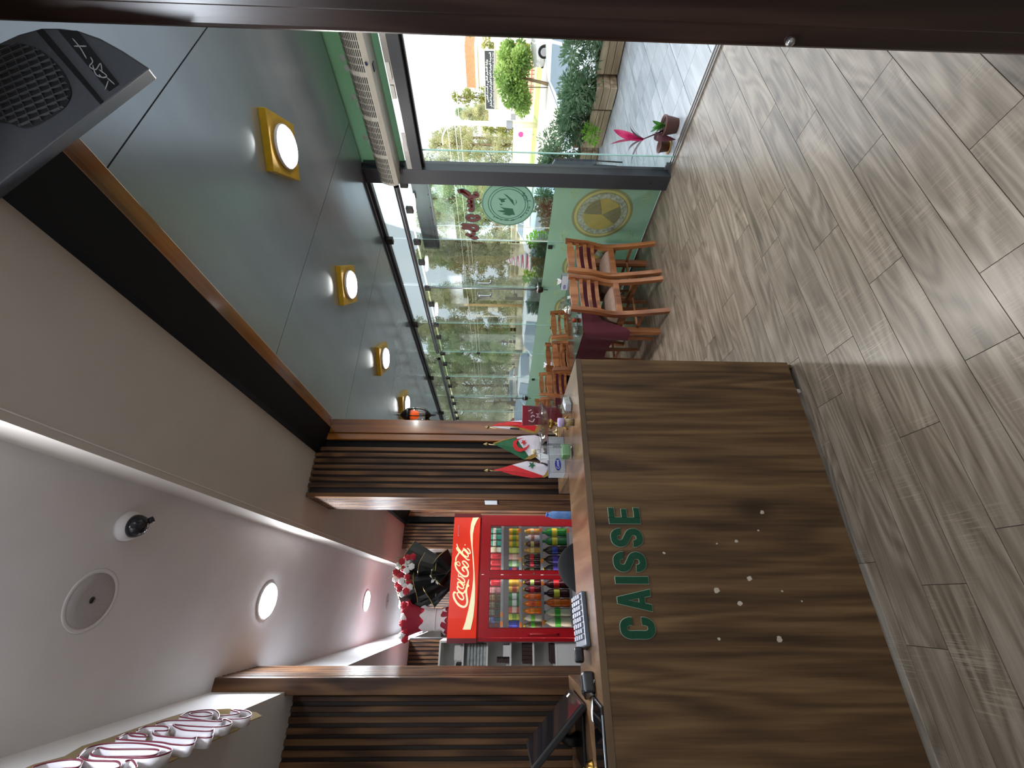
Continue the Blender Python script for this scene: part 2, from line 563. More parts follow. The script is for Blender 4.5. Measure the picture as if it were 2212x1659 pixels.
# portal: black beam, varnished lintel strips and posts
prof = [(0.913, 2.768), (0.925, 2.742), (1.112, 2.722), (1.112, 3.0), (0.913, 3.0)]
o = MB().prism(prof, (0, 0.3, 0), (1, 0, 0), (0, 0, 1), (0, 5.6, 0)).build('beam', M_black); struct(o, 'long black beam along the edge of the lobby ceiling')
o = MB().box(1.112, 1.192, 0.3, 2.832, 2.72, 2.756).build('trim_2', M_pineY, bevel=0.004); struct(o, 'varnished wooden strip along the black beam')
o = MB().box(1.112, 1.192, 3.26, 5.85, 2.72, 2.756).build('trim_3', M_pineY, bevel=0.004); struct(o)
def wood_post(name, y, label):
    o = sempty(name, label)
    MB().box(1.074, 1.178, y, y + 0.40, 0, 2.72).build('board', M_pine, o, bevel=0.004)
    MB().box(1.022, 1.0725, y + 0.006, y + 0.40, 0, 2.735).build('board', M_pine, o, bevel=0.006)
    MB().box(1.0725, 1.0755, y - 0.004, y + 0.02, 0, 2.72).build('bead', M_pine, o, bevel=0.0012)
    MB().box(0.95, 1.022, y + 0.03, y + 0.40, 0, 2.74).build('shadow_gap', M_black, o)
    return o
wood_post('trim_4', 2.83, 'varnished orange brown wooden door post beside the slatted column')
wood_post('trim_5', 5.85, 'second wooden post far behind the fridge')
# mahogany post at the right edge, close to the camera
o = MB().box(1.2, 1.5, 0.12, 0.497, 0, 2.72).build('trim_6', M_mahog, bevel=0.012, seg=3); struct(o, 'dark mahogany post along the top edge of the picture, close to the camera')
MB().box(1.194, 1.2, 0.16, 0.45, 0, 2.72).build('casing', M_mahog, o, bevel=0.004)
kb = MB().ball((1.194, 0.480, 0.80), 0.011, 8).build('door_stop', M_steel, o)

# slatted columns
PIT, SWD, SDP = 0.0425, 0.027, 0.016
def slat_mesh(h, along='X'):
    b = MB()
    if along == 'X': b.box(0, SWD, -SDP, 0, 0, h)
    else: b.box(-SDP, 0, 0, SWD, 0, h)
    me = b.mesh('slat', M_slat)
    bm = bmesh.new(); bm.from_mesh(me)
    bmesh.ops.recalc_face_normals(bm, faces=bm.faces)
    bmesh.ops.bevel(bm, geom=[e for e in bm.edges if abs(e.verts[0].co.z - e.verts[1].co.z) > 0.1], offset=0.003, segments=1, affect='EDGES')
    bm.to_mesh(me); bm.free()
    return me
def column(name, x0, x1, y0, y1, h, label):
    c = MB().box(x0, x1, y0, y1, 0, h - 0.01).build(name, M_slatback); struct(c, label)
    sx = slat_mesh(h); sy = slat_mesh(h, 'Y')
    n = int((x1 - x0) / PIT)
    for i in range(n):
        obj('slat', sx, c, (x1 - SWD - i * PIT, y0, 0))
    MB().box(x0 - SDP, x0 + 0.012, y0 - SDP, y0 + 0.03, 0, h).build('corner_strip', M_slat, c, bevel=0.003)
    for i in range(int((y1 - y0 - 0.03) / PIT)):
        obj('slat', sy, c, (x0, y0 + 0.045 + i * PIT, 0))
    return c
column('column', 0.625, 0.955, 2.815, 3.26, 2.77, 'dark slatted column behind the three flags')
column('column.001', 0.625, 0.925, 5.86, 6.3, 2.77, 'far dark slatted column behind the drinks fridge')
# the left slatted wall and its end
lw = MB().box(-2.4, -0.40, 2.745, 3.05, 0, 2.56).box(-0.425, -0.365, 2.66, 3.05, 0, 2.93).build('wall_left', M_slatback); struct(lw, 'wall of dark walnut slats behind the cash desk')
sl = slat_mesh(2.56)
for i in range(22):
    obj('slat', sl, lw, (-0.47 - i * PIT * 1.06, 2.745, 0))
MB().box(-0.425, -0.350, 2.615, 2.665, 0, 2.93).build('corner_board', M_slat, lw, bevel=0.004)
sly = MB().box(0, SDP, 0, SWD, 0, 2.93).mesh('slat', M_slat)
for i in range(9):
    obj('slat', sly, lw, (-0.365, 2.68 + i * PIT, 0))
# back walls of the lobby
wb = MB().box(-2.4, -0.40, 5.92, 6.1, 0, 2.56).box(-0.5, 1.2, 9.05, 9.2, 0, 3.0).build('wall_back', M_slatback); struct(wb, 'far slatted back wall of the lobby')
for i in range(16):
    obj('slat', sl, wb, (-0.44 - i * PIT, 5.92, 0))
sl2 = slat_mesh(2.93)
for i in range(30):
    obj('slat', sl2, wb, (0.9 - i * PIT, 9.05, 0))
M_wallw = plain('wall_paint', (205, 200, 194), 0.8, var=0.03, scale=4)
o = MB().box(-2.5, -2.4, -1.0, 9.1, 0, 2.6).build('added_wall_side', M_wallw); struct(o)  # unseen wall, added to close off the light on the left
o = MB().box(-3.0, 3.5, 9.2, 9.4, 0, 3.0).build('wall_end', M_wallw); struct(o)
o = MB().box(-2.5, 1.2, -1.6, -1.5, 0, 3.0).build('added_wall_behind', M_wallw); struct(o)  # unseen wall, added to cut the light from behind the camera
o = MB().box(-0.45, -0.25, 8.9, 9.04, 2.45, 2.93).box(0.93, 1.16, 8.6, 9.05, 0, 2.9).build('wall_return', M_white); struct(o)

# ------------------------------------------------------------------ glass wall at X = 3.42
GX = 3.42
JT = [2.515, 3.21, 3.95, 4.715, 5.466, 6.261, 7.027, 7.739, 8.5, 9.2]
M_film = film('green_film', (178, 208, 188), 0.10, 0.6, (188, 220, 194), 1.0)
M_plate0 = film('film_plate_rim', (160, 168, 124), 0.03, 0.45)
M_plate1 = film('film_plate_gold', (206, 208, 140), 0.03, 0.45)
M_plate2 = film('film_plate_food', (186, 186, 120), 0.02, 0.5, (206, 190, 112), 16)
M_plate2b = film('film_plate_food_dark', (140, 150, 116), 0.02, 0.5, (164, 160, 124), 40)
M_plate3 = film('film_plate_white', (206, 218, 200), 0.02, 0.5, (156, 174, 150), 40)
M_motif = film('film_motif', (204, 230, 176), 0.05, 0.5)
M_mint = film('film_mint', (176, 216, 198), 0.12, 0.5)
M_ink = film('film_green_ink', (74, 128, 100), 0.05, 0.4)
M_redink = film('film_red_ink', (206, 150, 146), 0.45, 0.6)
M_tealink = film('film_teal_ink', (130, 178, 180), 0.35, 0.5)
def ring2d(r, n=40, sx=1.0):
    return [(r * sx * math.cos(2 * pi * i / n), r * math.sin(2 * pi * i / n)) for i in range(n)]
EY, EZ = Vector((0, 1, 0)), Vector((0, 0, 1))
def disc(mb, c, r, t0, m=0, sx=1.0, n=40):
    """flat printed disc lying on the room side of the glass, t0 = lift off the pane"""
    mb.prism(ring2d(r, n, sx), (GX - 0.006 - t0, c[0], c[1]), EY, EZ, (-0.0006, 0, 0), m)
def window(i, y0, y1):
    w = sempty('window_%d' % (i + 1), 'tall frameless glass panel with a green printed film along its foot')
    MB().box(GX - 0.005, GX + 0.005, y0 + 0.004, y1 - 0.004, 0.02, 2.41).build('pane', M_glass, w)
    MB().box(GX - 0.005, GX + 0.005, y0 + 0.0005, y0 + 0.0035, 0.02, 2.41).build('pane_edge', M_glassedge, w)
    f = MB().box(GX - 0.0062, GX - 0.0052, y0 + 0.006, y1 - 0.006, 0.025, 1.02).build('film', M_film, w)
    yc = (y0 + y1) / 2 - (0.02 if i else 0.025)
    zc = 0.515
    b = MB()
    disc(b, (yc, zc), 0.300, 0.0004, 0); disc(b, (yc, zc), 0.275, 0.0012, 1); disc(b, (yc, zc), 0.25, 0.0020, 0); disc(b, (yc, zc), 0.243, 0.0028, 2)
    disc(b, (yc, zc), 0.185, 0.0036, 3)
    for k in range(5):
        a0 = 2 * pi * k / 5 + 0.35; a1 = a0 + 2 * pi / 5 - 0.03
        pts = [(0.0, 0.0)] + [(0.182 * math.cos(a0 + (a1 - a0) * j / 8), 0.182 * math.sin(a0 + (a1 - a0) * j / 8)) for j in range(9)]
        b.prism(pts, (GX - 0.0104, yc, zc), EY, EZ, (-0.0006, 0, 0), 4 if k % 2 else 3)
    b.build('plate_print', [M_plate0, M_plate1, M_plate3, M_plate2, M_plate2b], f)
    b = MB()
    rr = random.Random(i)
    for (mx, mz) in ((y0 + 0.10, 0.10), (y1 - 0.12, 0.13), (y0 + 0.08, 0.86), (y1 - 0.1, 0.88)):
        for k in range(6):
            a = pi * (0.1 + 0.16 * k) * (1 if mz < 0.5 else -1)
            l = rr.uniform(0.05, 0.09)
            p1 = (mx + l * math.cos(a), mz + l * math.sin(a))
            ribbon(b, [(mx, mz), ((mx + p1[0]) / 2 + 0.008, (mz + p1[1]) / 2), p1], 0.005, (GX - 0.0066, 0, 0), EY, EZ, (-0.0006, 0, 0))
            b.prism([(p1[0] + 0.008 * math.cos(q * 1.05), p1[1] + 0.008 * math.sin(q * 1.05)) for q in range(6)], (GX - 0.0066, 0, 0), EY, EZ, (-0.0006, 0, 0))
    b.build('motif_print', M_motif, f)
    MB().box(GX - 0.012, GX + 0.012, y0 + 0.004, y1 - 0.004, 0.0, 0.022).build('bottom_rail', M_steel, w)
    MB().box(GX - 0.004, GX + 0.004, y0 + 0.004, y1 - 0.004, 2.43, 2.74).build('transom_pane', M_glass, w)
    n = 3
    for k in range(2):
        yy = y0 + (y1 - y0) * (0.06, 0.47)[k]
        MB().box(GX - 0.022, GX + 0.02, yy - 0.03, yy + 0.03, 2.385, 2.455).build('clamp', M_dark, w, bevel=0.003)
    return w
for i in range(len(JT) - 1):
    window(i, JT[i], JT[i + 1])
# tubes above the panels
for k, (a, b, lab) in enumerate(((2.56, 5.44, 'grey round rail running above the nearest glass panels'), (5.63, 8.3, 'grey round rail above the far glass panels'))):
    q = MB(); q.tube([(GX - 0.03, a, 2.487), (GX - 0.03, b, 2.487)], 0.026, 14, caps=False)
    q.tube([(GX - 0.03, a, 2.487), (GX - 0.03, b, 2.487)], 0.022, 14, caps=False)
    o = q.build('trim_%d' % (7 + k), M_alulight, fixn=False); struct(o, lab)
o = MB().box(3.33, 3.345, 2.37, 9.2, 2.735, 2.752).box(3.40, 3.46, 2.37, 9.2, 2.72, 2.756).build('trim_9', M_alu); struct(o, 'dark aluminium edge where the metal ceiling meets the glass')
o = MB().box(3.345, 3.40, 2.37, 9.2, 2.744, 2.748).build('trim_10', M_steel); struct(o)
for k, yy in enumerate((3.21, 4.715, 6.26, 7.74)):
    o = MB().box(3.36, 3.405, yy - 0.035, yy + 0.035, 2.66, 2.735).build('ceiling_clamp' if k == 0 else 'ceiling_clamp', M_dark, bevel=0.003)
    tag(o, ['dark glass clamp under the ceiling edge nearest the grey door post', 'second dark glass clamp along the ceiling edge', 'third dark glass clamp along the ceiling edge', 'farthest dark glass clamp along the ceiling edge'][k], 'clamp', 'glass clamps under the ceiling edge')
# doorway frame
fr = sempty('door_1', 'open glass doorway with anthracite frame')
MB().box(3.36, 3.49, 2.37, 2.512, 0, 2.75).build('post', M_alu, fr, bevel=0.002)
MB().box(3.36, 3.49, -0.4, 2.37, 2.215, 2.30).build('header', M_alu, fr, bevel=0.002)
MB().box(3.365, 3.385, -0.4, 2.37, 2.30, 2.345).build('header_rail', M_steel, fr, bevel=0.002)
MB().box(3.40, 3.43, -0.4, 2.37, 2.195, 2.216).build('door_track', M_dark, fr)
MB().cyl((3.36, 2.44, 0.17), (3.356, 2.44, 0.17), 0.006, n=10).build('screw_cap', M_dark, fr)
MB().box(3.36, 3.49, -0.53, -0.4, 0, 2.75).build('post', M_alu, fr, bevel=0.002)
MB().box(3.36, 3.39, 2.05, 2.20, 2.305, 2.335).build('door_sensor', M_white, fr, bevel=0.004)
MB().box(3.355, 3.385, 1.55, 1.66, 2.312, 2.342).box(3.355, 3.385, 1.70, 1.79, 2.312, 2.342).build('label_plate', plain('offwhite', (214, 214, 208), 0.5), fr, bevel=0.004)
sp = sempty('door_2', 'sliding glass door leaf pushed back behind the anthracite post')
MB().box(3.44, 3.452, 2.243, 3.05, 0.015, 2.2).build('pane', M_glass, sp)
MB().box(3.44, 3.452, 2.236, 2.243, 0.015, 2.2).build('pane_edge', M_glassedge, sp)
MB().box(3.435, 3.457, 2.30, 2.36, 0.012, 0.055).build('floor_guide', M_alulight, sp, bevel=0.003)
MB().box(3.53, 3.60, 2.515, 3.46, 2.215, 2.385).build('track_housing', M_alulight, sp, bevel=0.004)
q = MB()
for k in range(6): q.cyl((3.529, 2.6 + k * 0.15, 2.235), (3.526, 2.6 + k * 0.15, 2.235), 0.006, n=8)
q.build('rivet', M_dark, sp)
# transom over the door: green printed panel with pale dots
M_gpanel = film('green_transom', (158, 188, 158), 0.04, 0.6, (168, 198, 176), 1.4)
tp = MB().box(3.44, 3.448, -0.4, 2.37, 2.37, 2.758).build('window_20', M_gpanel); struct(tp, 'green printed transom panel above the open door')
q = MB()
for (yy, zz) in ((1.57, 2.66), (1.63, 2.65), (1.83, 2.66), (1.88, 2.63), (2.14, 2.66), (2.18, 2.63), (1.2, 2.6), (1.25, 2.65)):
    q.prism([(0.024 * math.cos(a * pi / 8), 0.02 * math.sin(a * pi / 8)) for a in range(16)], (3.438, yy, zz), EY, EZ, (-0.001, 0, 0))
for (yy, zz) in ((1.93, 2.60), (2.22, 2.60), (2.27, 2.57)):
    q.prism([(0.05 * math.cos(a * pi / 10), 0.04 * math.sin(a * pi / 10) * 0.9) for a in range(11)], (3.438, yy, zz), EY, EZ, (-0.001, 0, 0))
q.build('dot_print', plain('film_pale_dot', (226, 236, 226), 0.6, var=0), tp)
MB().box(3.40, 3.45, 2.345, 2.372, 2.37, 2.735).build('transom_frame', M_alu, tp)
# glass wall going on behind the camera
o = MB().box(GX - 0.005, GX + 0.005, -3.0, -0.55, 0.02, 2.74).build('window_21', M_glass); struct(o)

# prints on the first glass panel (seen from behind, so mirrored)
dc = MB()
yc, zc = 2.745, 1.452
disc(dc, (yc, zc), 0.258, 0.0002, 0)
for r in (0.247, 0.192, 0.168):
    n = 48
    pts = [(yc + r * math.cos(2 * pi * i / n), zc + r * math.sin(2 * pi * i / n)) for i in range(n)]
    ribbon(dc, pts, 0.005, (GX - 0.0082, 0, 0), EY, EZ, (-0.0006, 0, 0), 1, None, 1, True)
# the emblem: a cedar like clump with wings and a stem
S = 0.0021
def img(px, pz): return (yc - (px - 1590) * 0, zc)
def dec(zx, zy):  # crop pixels -> wall plane
    return (yc + (430 - zy) * -0.000463, zc - (zx - 1590) * 0.000463)
shapes = [[(1380, 285), (1440, 300), (1570, 295), (1500, 330), (1530, 370), (1450, 390), (1430, 340)],
          [(1410, 420), (1480, 440), (1440, 460)], [(1420, 490), (1500, 520), (1690, 540), (1740, 700), (1690, 690), (1620, 720), (1470, 680), (1540, 650), (1360, 600), (1520, 580), (1480, 540)],
          [(1490, 175), (1560, 210), (1640, 290), (1690, 330), (1720, 460), (1660, 380), (1590, 280)], [(1740, 300), (1775, 380), (1720, 460), (1760, 380)]]
for sh in shapes:
    dc.prism([dec(*p) for p in sh], (GX - 0.0082, 0, 0), EY, EZ, (-0.0006, 0, 0), 1)
# worn lettering around the rim, mirrored because it is read from outside
for st in ([(1870, 165), (1920, 150), (1915, 185), (1880, 200), (1925, 210)], [(1900, 250), (1945, 212), (1970, 235), (1935, 275)], [(1995, 262), (1950, 300), (1978, 332)], [(1975, 372), (2025, 320), (2062, 352)],
           [(2008, 495), (2052, 480), (2040, 522), (2012, 512)], [(1988, 575), (2032, 560), (2020, 602)], [(1960, 640), (2002, 640), (1980, 668)], [(1932, 690), (1912, 716)], [(1848, 752), (1888, 735), (1870, 768)],
           [(1742, 828), (1700, 818), (1720, 852)], [(1662, 852), (1692, 838), (1676, 826)], [(1522, 828), (1560, 852), (1602, 828), (1560, 818), (1522, 828)], [(1462, 800), (1450, 862)], [(1432, 808), (1424, 856)], [(1392, 802), (1368, 780), (1386, 816)], [(1330, 768), (1346, 798)], [(1278, 742), (1302, 768), (1284, 772)]):
    ribbon(dc, [dec(*p_) for p_ in st], 0.0055, (GX - 0.0082, 0, 0), EY, EZ, (-0.0006, 0, 0), 1, None, 4)
o = dc.build('window_decal', [M_mint, M_ink])
tag(o, 'round mint green emblem stuck on the glass beside the door post', 'decal')
# red lettering: strokes traced along the script, teal outline behind
lt = sempty('x')
bpy.data.objects.remove(lt)
def tr(zx, zy):
    return (yc + (430 - zy) * -0.000463, zc - (zx - 1590) * 0.000463)
strokes = [[(620, 110), (700, 200), (790, 280), (880, 260), (950, 235), (890, 150)], [(560, 170), (640, 140), (720, 160), (820, 230)],
           [(840, 300), (840, 420), (840, 520), (830, 600), (740, 590)], [(730, 360), (810, 390), (850, 400)], [(725, 470), (800, 490), (850, 500)],
           [(880, 720), (960, 790), (900, 850), (790, 870), (710, 800), (790, 740), (880, 780)],
           [(560, 990), (700, 1000), (860, 1010), (920, 1080), (850, 1140), (700, 1080), (560, 1090)], [(830, 1140), (820, 1250), (740, 1290), (640, 1240)], [(740, 1300), (830, 1370), (920, 1330)]]
lets = [(0, 2, 'first'), (2, 5, 'second'), (5, 6, 'round'), (6, 9, 'last')]
root = thing('window_lettering', 'red script lettering with teal outline on the glass above the round emblem', 'lettering', (GX, yc, zc))
for (a, b_, nm) in lets:
    q = MB()
    for s_ in strokes[a:b_]:
        P = [(tr(*p)[0] - yc, tr(*p)[1] - zc) for p in s_]
        ribbon(q, P, 0.052, (-0.0072, 0, 0), EY, EZ, (-0.0004, 0, 0), 1)
        ribbon(q, P, 0.038, (-0.0086, 0, 0), EY, EZ, (-0.0004, 0, 0), 0)
    q.build('letter', [M_redink, M_tealink], root)
# ================================================================== helper: a traced outline gets its own plane
def W(x, y, **k):
    u, v = 1659 - y, x
    d = rt * ((u - 829.5) / FPX) + dn * ((v - 1106) / FPX) + fw
    C = Vector((0, 0, CAMH))
    ax, val = list(k.items())[0]
    if ax == 'T': return C + d * val
    i = 'XYZ'.index(ax)
    return C + d * ((val - C[i]) / d[i])

# ================================================================== CASH DESK
M_front = wood('desk_walnut_front', (52, 37, 24), (84, 62, 40), (114, 88, 58), 'Z', 1.7, 0.50, 0.0, lines=26, knots=True, spec=0.3, fine=1.5, contrast=0.7, stretch=0.4)
M_top = wood('desk_walnut_top', (78, 56, 38), (106, 80, 56), (132, 104, 76), 'Y', 1.0, 0.25, 0.0, lines=18)
M_edge = wood('desk_walnut_edge', (66, 50, 35), (86, 66, 46), (104, 82, 58), 'X', 1.0, 0.45, 0.0, lines=14)
DZ = 1.115
DX0, DX1, DY0 = -1.5, 1.08, 1.775
dk = thing('cash_desk', 'walnut laminate cash desk with green letters on its front', 'counter', (0, 0, 0))
MB().box(DX0, DX1, DY0, DY0 + 0.02, 0.034, DZ - 0.026).build('front_panel', M_front, dk, bevel=0.001)
MB().box(DX0, DX1 - 0.02, DY0 + 0.09, DY0 + 0.11, 0.0, 0.1).build('toe_kick', M_black, dk)
MB().box(DX1 - 0.02, DX1, DY0 + 0.021, 2.60, 0.0, DZ - 0.026).build('side_panel', M_front, dk, bevel=0.001)
MB().box(DX1 - 0.16, DX1 - 0.14, DY0 + 0.02, DY0 + 0.12, 0.0, 0.032).build('foot', M_cream, dk, bevel=0.003)
U = [(DX0, DY0), (DX1, DY0), (DX1, 2.62), (0.61, 2.62), (0.61, 2.20), (-0.345, 2.20), (-0.345, 2.60), (DX0, 2.60)]
MB().prism(U, (0, 0, DZ - 0.024), (1, 0, 0), (0, 1, 0), (0, 0, 0.024)).build('worktop', M_top, dk)
MB().box(DX0, DX1 + 0.001, DY0 - 0.0015, DY0, DZ - 0.026, DZ - 0.0005).build('edge_band', M_edge, dk)
MB().box(0.612, 0.63, 2.20, 2.60, 0.2, DZ - 0.026).build('inner_panel', M_front, dk)
MB().box(-0.365, -0.347, 2.20, 2.59, 0.2, DZ - 0.026).build('inner_panel', M_front, dk)
MB().box(0.60, 0.618, 2.22, 2.615, DZ - 0.1, DZ - 0.0002).build('lip', M_top, dk, bevel=0.001)
MB().box(0.618, 0.70, 2.598, 2.615, DZ - 0.1, DZ - 0.0002).build('lip', M_top, dk, bevel=0.001)
MB().box(-0.355, -0.337, 2.22, 2.595, DZ - 0.1, DZ - 0.0002).build('lip', M_top, dk, bevel=0.001)
MB().box(-0.60, -0.355, 2.575, 2.595, DZ - 0.1, DZ - 0.0002).build('lip', M_top, dk, bevel=0.001)
MB().box(-0.343, 0.60, 2.15, 2.19, 0.72, 0.75).build('inner_shelf', M_front, dk)
# glue residue on the front
M_glue = plain('glue_residue', (176, 164, 148), 0.6, var=0.15, scale=80)
rg = random.Random(5)
for (x, z) in [(0.336, 0.372), (0.263, 0.41), (0.221, 0.514), (0.211, 0.596), (0.174, 0.82), (0.082, 0.496), (0.04, 0.636), (-0.005, 0.556), (0.038, 0.378), (0.003, 0.311), (-0.121, 0.665), (-0.122, 0.437)]:
    r = rg.uniform(0.005, 0.0115)
    if (x, z) in ((0.263, 0.41), (0.211, 0.596), (0.038, 0.378), (0.003, 0.311)): r = 0.004
    pts = [(r * rg.uniform(0.6, 1.05) * math.cos(a), r * rg.uniform(0.7, 1.3) * math.sin(a)) for a in [2 * pi * k / 10 for k in range(10)]]
    MB().prism(pts, (x, DY0, z), (1, 0, 0), (0, 0, 1), (0, -0.0008, 0)).build('glue_spot', M_glue, dk)
# CAISSE
M_lgreen = plain('letter_green', (14, 62, 42), 0.6, spec=0.25, var=0.1, scale=60)
M_lpale = plain('letter_edge', (150, 168, 150), 0.5, var=0)
lr = thing('letter_sign', 'dark green letters CAISSE fixed to the front of the cash desk', 'sign', (0, DY0, 0))
def block_letter(q, ch, x0, w, z0, h, y, d, m, g=0.0):
    """bold block capitals; g = how far the pale edge stands out around the face"""
    o, ex, ey = (x0, y, z0), (1, 0, 0), (0, 0, 1)
    bx2 = lambda a, b_, c, e: q.prism([(a - g, c - g), (b_ + g, c - g), (b_ + g, e + g), (a - g, e + g)], o, ex, ey, d, m)
    st = 0.026
    if ch == 'E':
        bx2(0, 0.025, 0, h); bx2(0.024, w, 0, 0.024); bx2(0.024, w * 0.92, h / 2 - 0.011, h / 2 + 0.011); bx2(0.024, w, h - 0.024, h)
    elif ch == 'I': bx2(0, w, 0, h)
    elif ch == 'A':
        k = g * 1.2
        L = [(-k, -g), (0.023 + g, -g), (0.0275 + g, 0.024 - g), (w / 2, 0.024 - g), (w / 2, 0.046 + g), (0.031 + g, 0.046 + g), (w / 2, 0.088 - 3 * g), (w / 2, h + g), (0.027 - g, h + g)]
        q.prism(L, o, ex, ey, d, m)
        q.prism([(w - a, b_) for a, b_ in L][::-1], o, ex, ey, d, m)
    else:
        i = st / 2
        if ch == 'C': P = [(w - i, h * 0.64), (w - i, h - 0.034), (w - 0.021, h - 0.0165), (w / 2, h - i), (0.021, h - 0.0165), (i, h - 0.034), (i, h / 2), (i, 0.034), (0.021, 0.0165), (w / 2, i), (w - 0.021, 0.0165), (w - i, 0.034), (w - i, h * 0.36)]
        else: P = [(w - i, h * 0.68), (w - i, h - 0.032), (w - 0.022, h - 0.016), (w / 2, h - i), (0.021, h - 0.017), (i, h - 0.034), (0.018, h * 0.60), (w / 2, h * 0.5), (w - 0.018, h * 0.40), (w - i, 0.034), (w - 0.021, 0.017), (w / 2, i), (0.022, 0.016), (i, 0.032), (i, h * 0.32)]
        ribbon(q, P, st + 2 * g, o, ex, ey, d, m, None, 6, False, False)
for ch, a, b_ in (('C', -0.121, -0.052), ('A', -0.033, 0.043), ('I', 0.062, 0.087), ('S', 0.104, 0.177), ('S', 0.196, 0.267), ('E', 0.286, 0.350)):
    q = MB()
    block_letter(q, ch, a, b_ - a, 0.8993, 0.13, 0.0, (0, -0.004, 0), 1, 0.0013)
    block_letter(q, ch, a, b_ - a, 0.8993, 0.13, -0.004, (0, -0.0012, 0), 0)
    q.build('letter', [M_lgreen, M_lpale], lr)

# things on the desk, right side
M_clear = glass_thin('clear_glass', (0.97, 0.985, 0.985), 0.12, 0.0, 0.55)
M_acry = glass_thin('clear_acrylic', (0.93, 0.94, 0.95), 0.1, 0.02, 0.3)
M_paper = plain('paper_white', (226, 228, 230), 0.8, var=0.02)
t = NT('tissue_box_pattern')
v = t.coords((120, 120, 120))
wv = t.n('TexVoronoi'); wv.feature = 'DISTANCE_TO_EDGE'; wv.inputs['Scale'].default_value = 1.0; wv.inputs['Randomness'].default_value = 0.0
t.l(v, wv.inputs['Vector'])
ck = t.ramp(wv.outputs['Distance'], [(0.06, rgb(60, 68, 86)), (0.12, rgb(222, 226, 230)), (0.42, rgb(222, 226, 230)), (0.47, rgb(70, 76, 92))])
t.l(ck, t.b.inputs['Base Color'])
M_tispat = t.fin(0.5)
M_blue = plain('print_blue', (24, 40, 140), 0.5, var=0.05)
def tissue_box(loc, rz, label, s=1.0, tw=0.05):
    r = thing('tissue_box', label, 'tissue box', loc, rz)
    MB().box(-0.107 * s, 0.107 * s, -0.055 * s, 0.055 * s, 0, 0.088 * s).build('box', M_tispat, r, bevel=0.001)
    q = MB()
    q.prism([(0.036 * s * math.cos(a * pi / 12) - 0.06 * s, 0.017 * s * math.sin(a * pi / 12)) for a in range(24)], (0, -0.0556 * s, 0.042 * s), (1, 0, 0), (0, 0, 1), (0, -0.0008, 0), 0)
    text_mb(q, 'Cotex', (-0.086 * s, -0.0566 * s, 0.034 * s), (1, 0.0, 0.06), (0, 0, 1), 0.017 * s, (0, -0.0006, 0), 1, 'LEFT', 0.05 * s)
    q.build('logo', [M_blue, M_paper], r)
    g = []
    for i in range(9):
        row = []
        for j in range(6):
            a = (i / 8 - 0.5); h = j / 5
            row.append((a * tw * s * (0.5 + h), 0.012 * s * math.sin(i * 1.6) * h + 0.01 * s * h, (0.086 + h * 0.055 + 0.012 * h * math.cos(i * 2.2)) * s))
        g.append(row)
    MB().surf(g).build('tissue', M_paper, r)
    return r
tissue_box((0.752, 2.352, DZ), 0.02, 'white and navy patterned tissue box in front of the flags')
# soap decanter
r = thing('glass_dispenser', 'square clear glass bottle with green gel and cream cap before the tissue box', 'bottle', (0.683, 2.045, DZ), 0.1)
MB().box(-0.034, 0.034, -0.034, 0.034, 0, 0.164).build('body', M_clear, r, bevel=0.009, seg=3)
MB().box(-0.029, 0.029, -0.029, 0.029, 0.014, 0.054).build('gel', plain('green_gel', (142, 205, 140), 0.25, var=0.04, trans=0.2), r, bevel=0.006)
MB().lathe([(0.012, 0.164), (0.012, 0.182), (0.009, 0.184), (0.009, 0.19)], n=14).build('neck', M_clear, r)
MB().lathe([(0.0, 0.186), (0.012, 0.187), (0.0125, 0.209), (0.0, 0.2105)], n=14).build('cap', plain('cream_cap', (212, 202, 160), 0.5), r)
# pedestal bowl
M_gold = plain('gold_metal', (160, 126, 62), 0.28, 0.95, var=0.3, scale=40)
r = thing('glass_bowl', 'shallow ribbed glass dish on an ornate gold foot', 'bowl', (0.872, 2.13, DZ))
MB().lathe([(0.0, 0.103), (0.02, 0.103), (0.06, 0.112), (0.10, 0.13), (0.122, 0.152), (0.120, 0.153), (0.098, 0.134), (0.06, 0.117), (0.0, 0.109)], n=44, wob=lambda k, n, j: 1 + 0.018 * (k % 2)).build('dish', M_clear, r)
MB().lathe([(0.0, 0.075), (0.012, 0.078), (0.025, 0.086), (0.031, 0.096), (0.02, 0.104), (0, 0.105)], n=18).build('cup', M_gold, r)
MB().lathe([(0.011, 0.02), (0.008, 0.035), (0.015, 0.045), (0.007, 0.056), (0.012, 0.074)], n=14).build('stem', M_gold, r)
for k in range(3):
    a = 2 * pi * k / 3 - 0.6
    q = MB(); q.tube([(0.006 * math.cos(a), 0.006 * math.sin(a), 0.03), (0.02 * math.cos(a), 0.02 * math.sin(a), 0.028), (0.034 * math.cos(a), 0.034 * math.sin(a), 0.012), (0.045 * math.cos(a), 0.045 * math.sin(a), 0.003)], [0.007, 0.006, 0.006, 0.0028], 8)
    q.build('foot', M_gold, r)
# toothpick jar
r = thing('toothpick_jar', 'small clear jar of toothpicks with lavender lid on the desk', 'jar', (0.806, 1.945, DZ))
MB().lathe([(0.021, 0), (0.0215, 0.002), (0.0215, 0.05), (0.019, 0.053)], n=18).build('jar', M_clear, r)
q = MB(); rj = random.Random(2)
for k in range(40):
    a, d = rj.uniform(0, 2 * pi), 0.017 * math.sqrt(rj.random())
    q.cyl((d * math.cos(a), d * math.sin(a), 0.002), (d * math.cos(a + 0.2), d * math.sin(a + 0.2), 0.047), 0.0014, n=5)
o = q.build('toothpicks', plain('toothpick_wood', (206, 176, 122), 0.7), r); o['kind'] = 'stuff'
MB().lathe([(0.0, 0.082), (0.021, 0.081), (0.0225, 0.078), (0.0225, 0.05), (0.0, 0.05)], n=18).build('lid', plain('lavender_plastic', (186, 168, 212), 0.4), r)
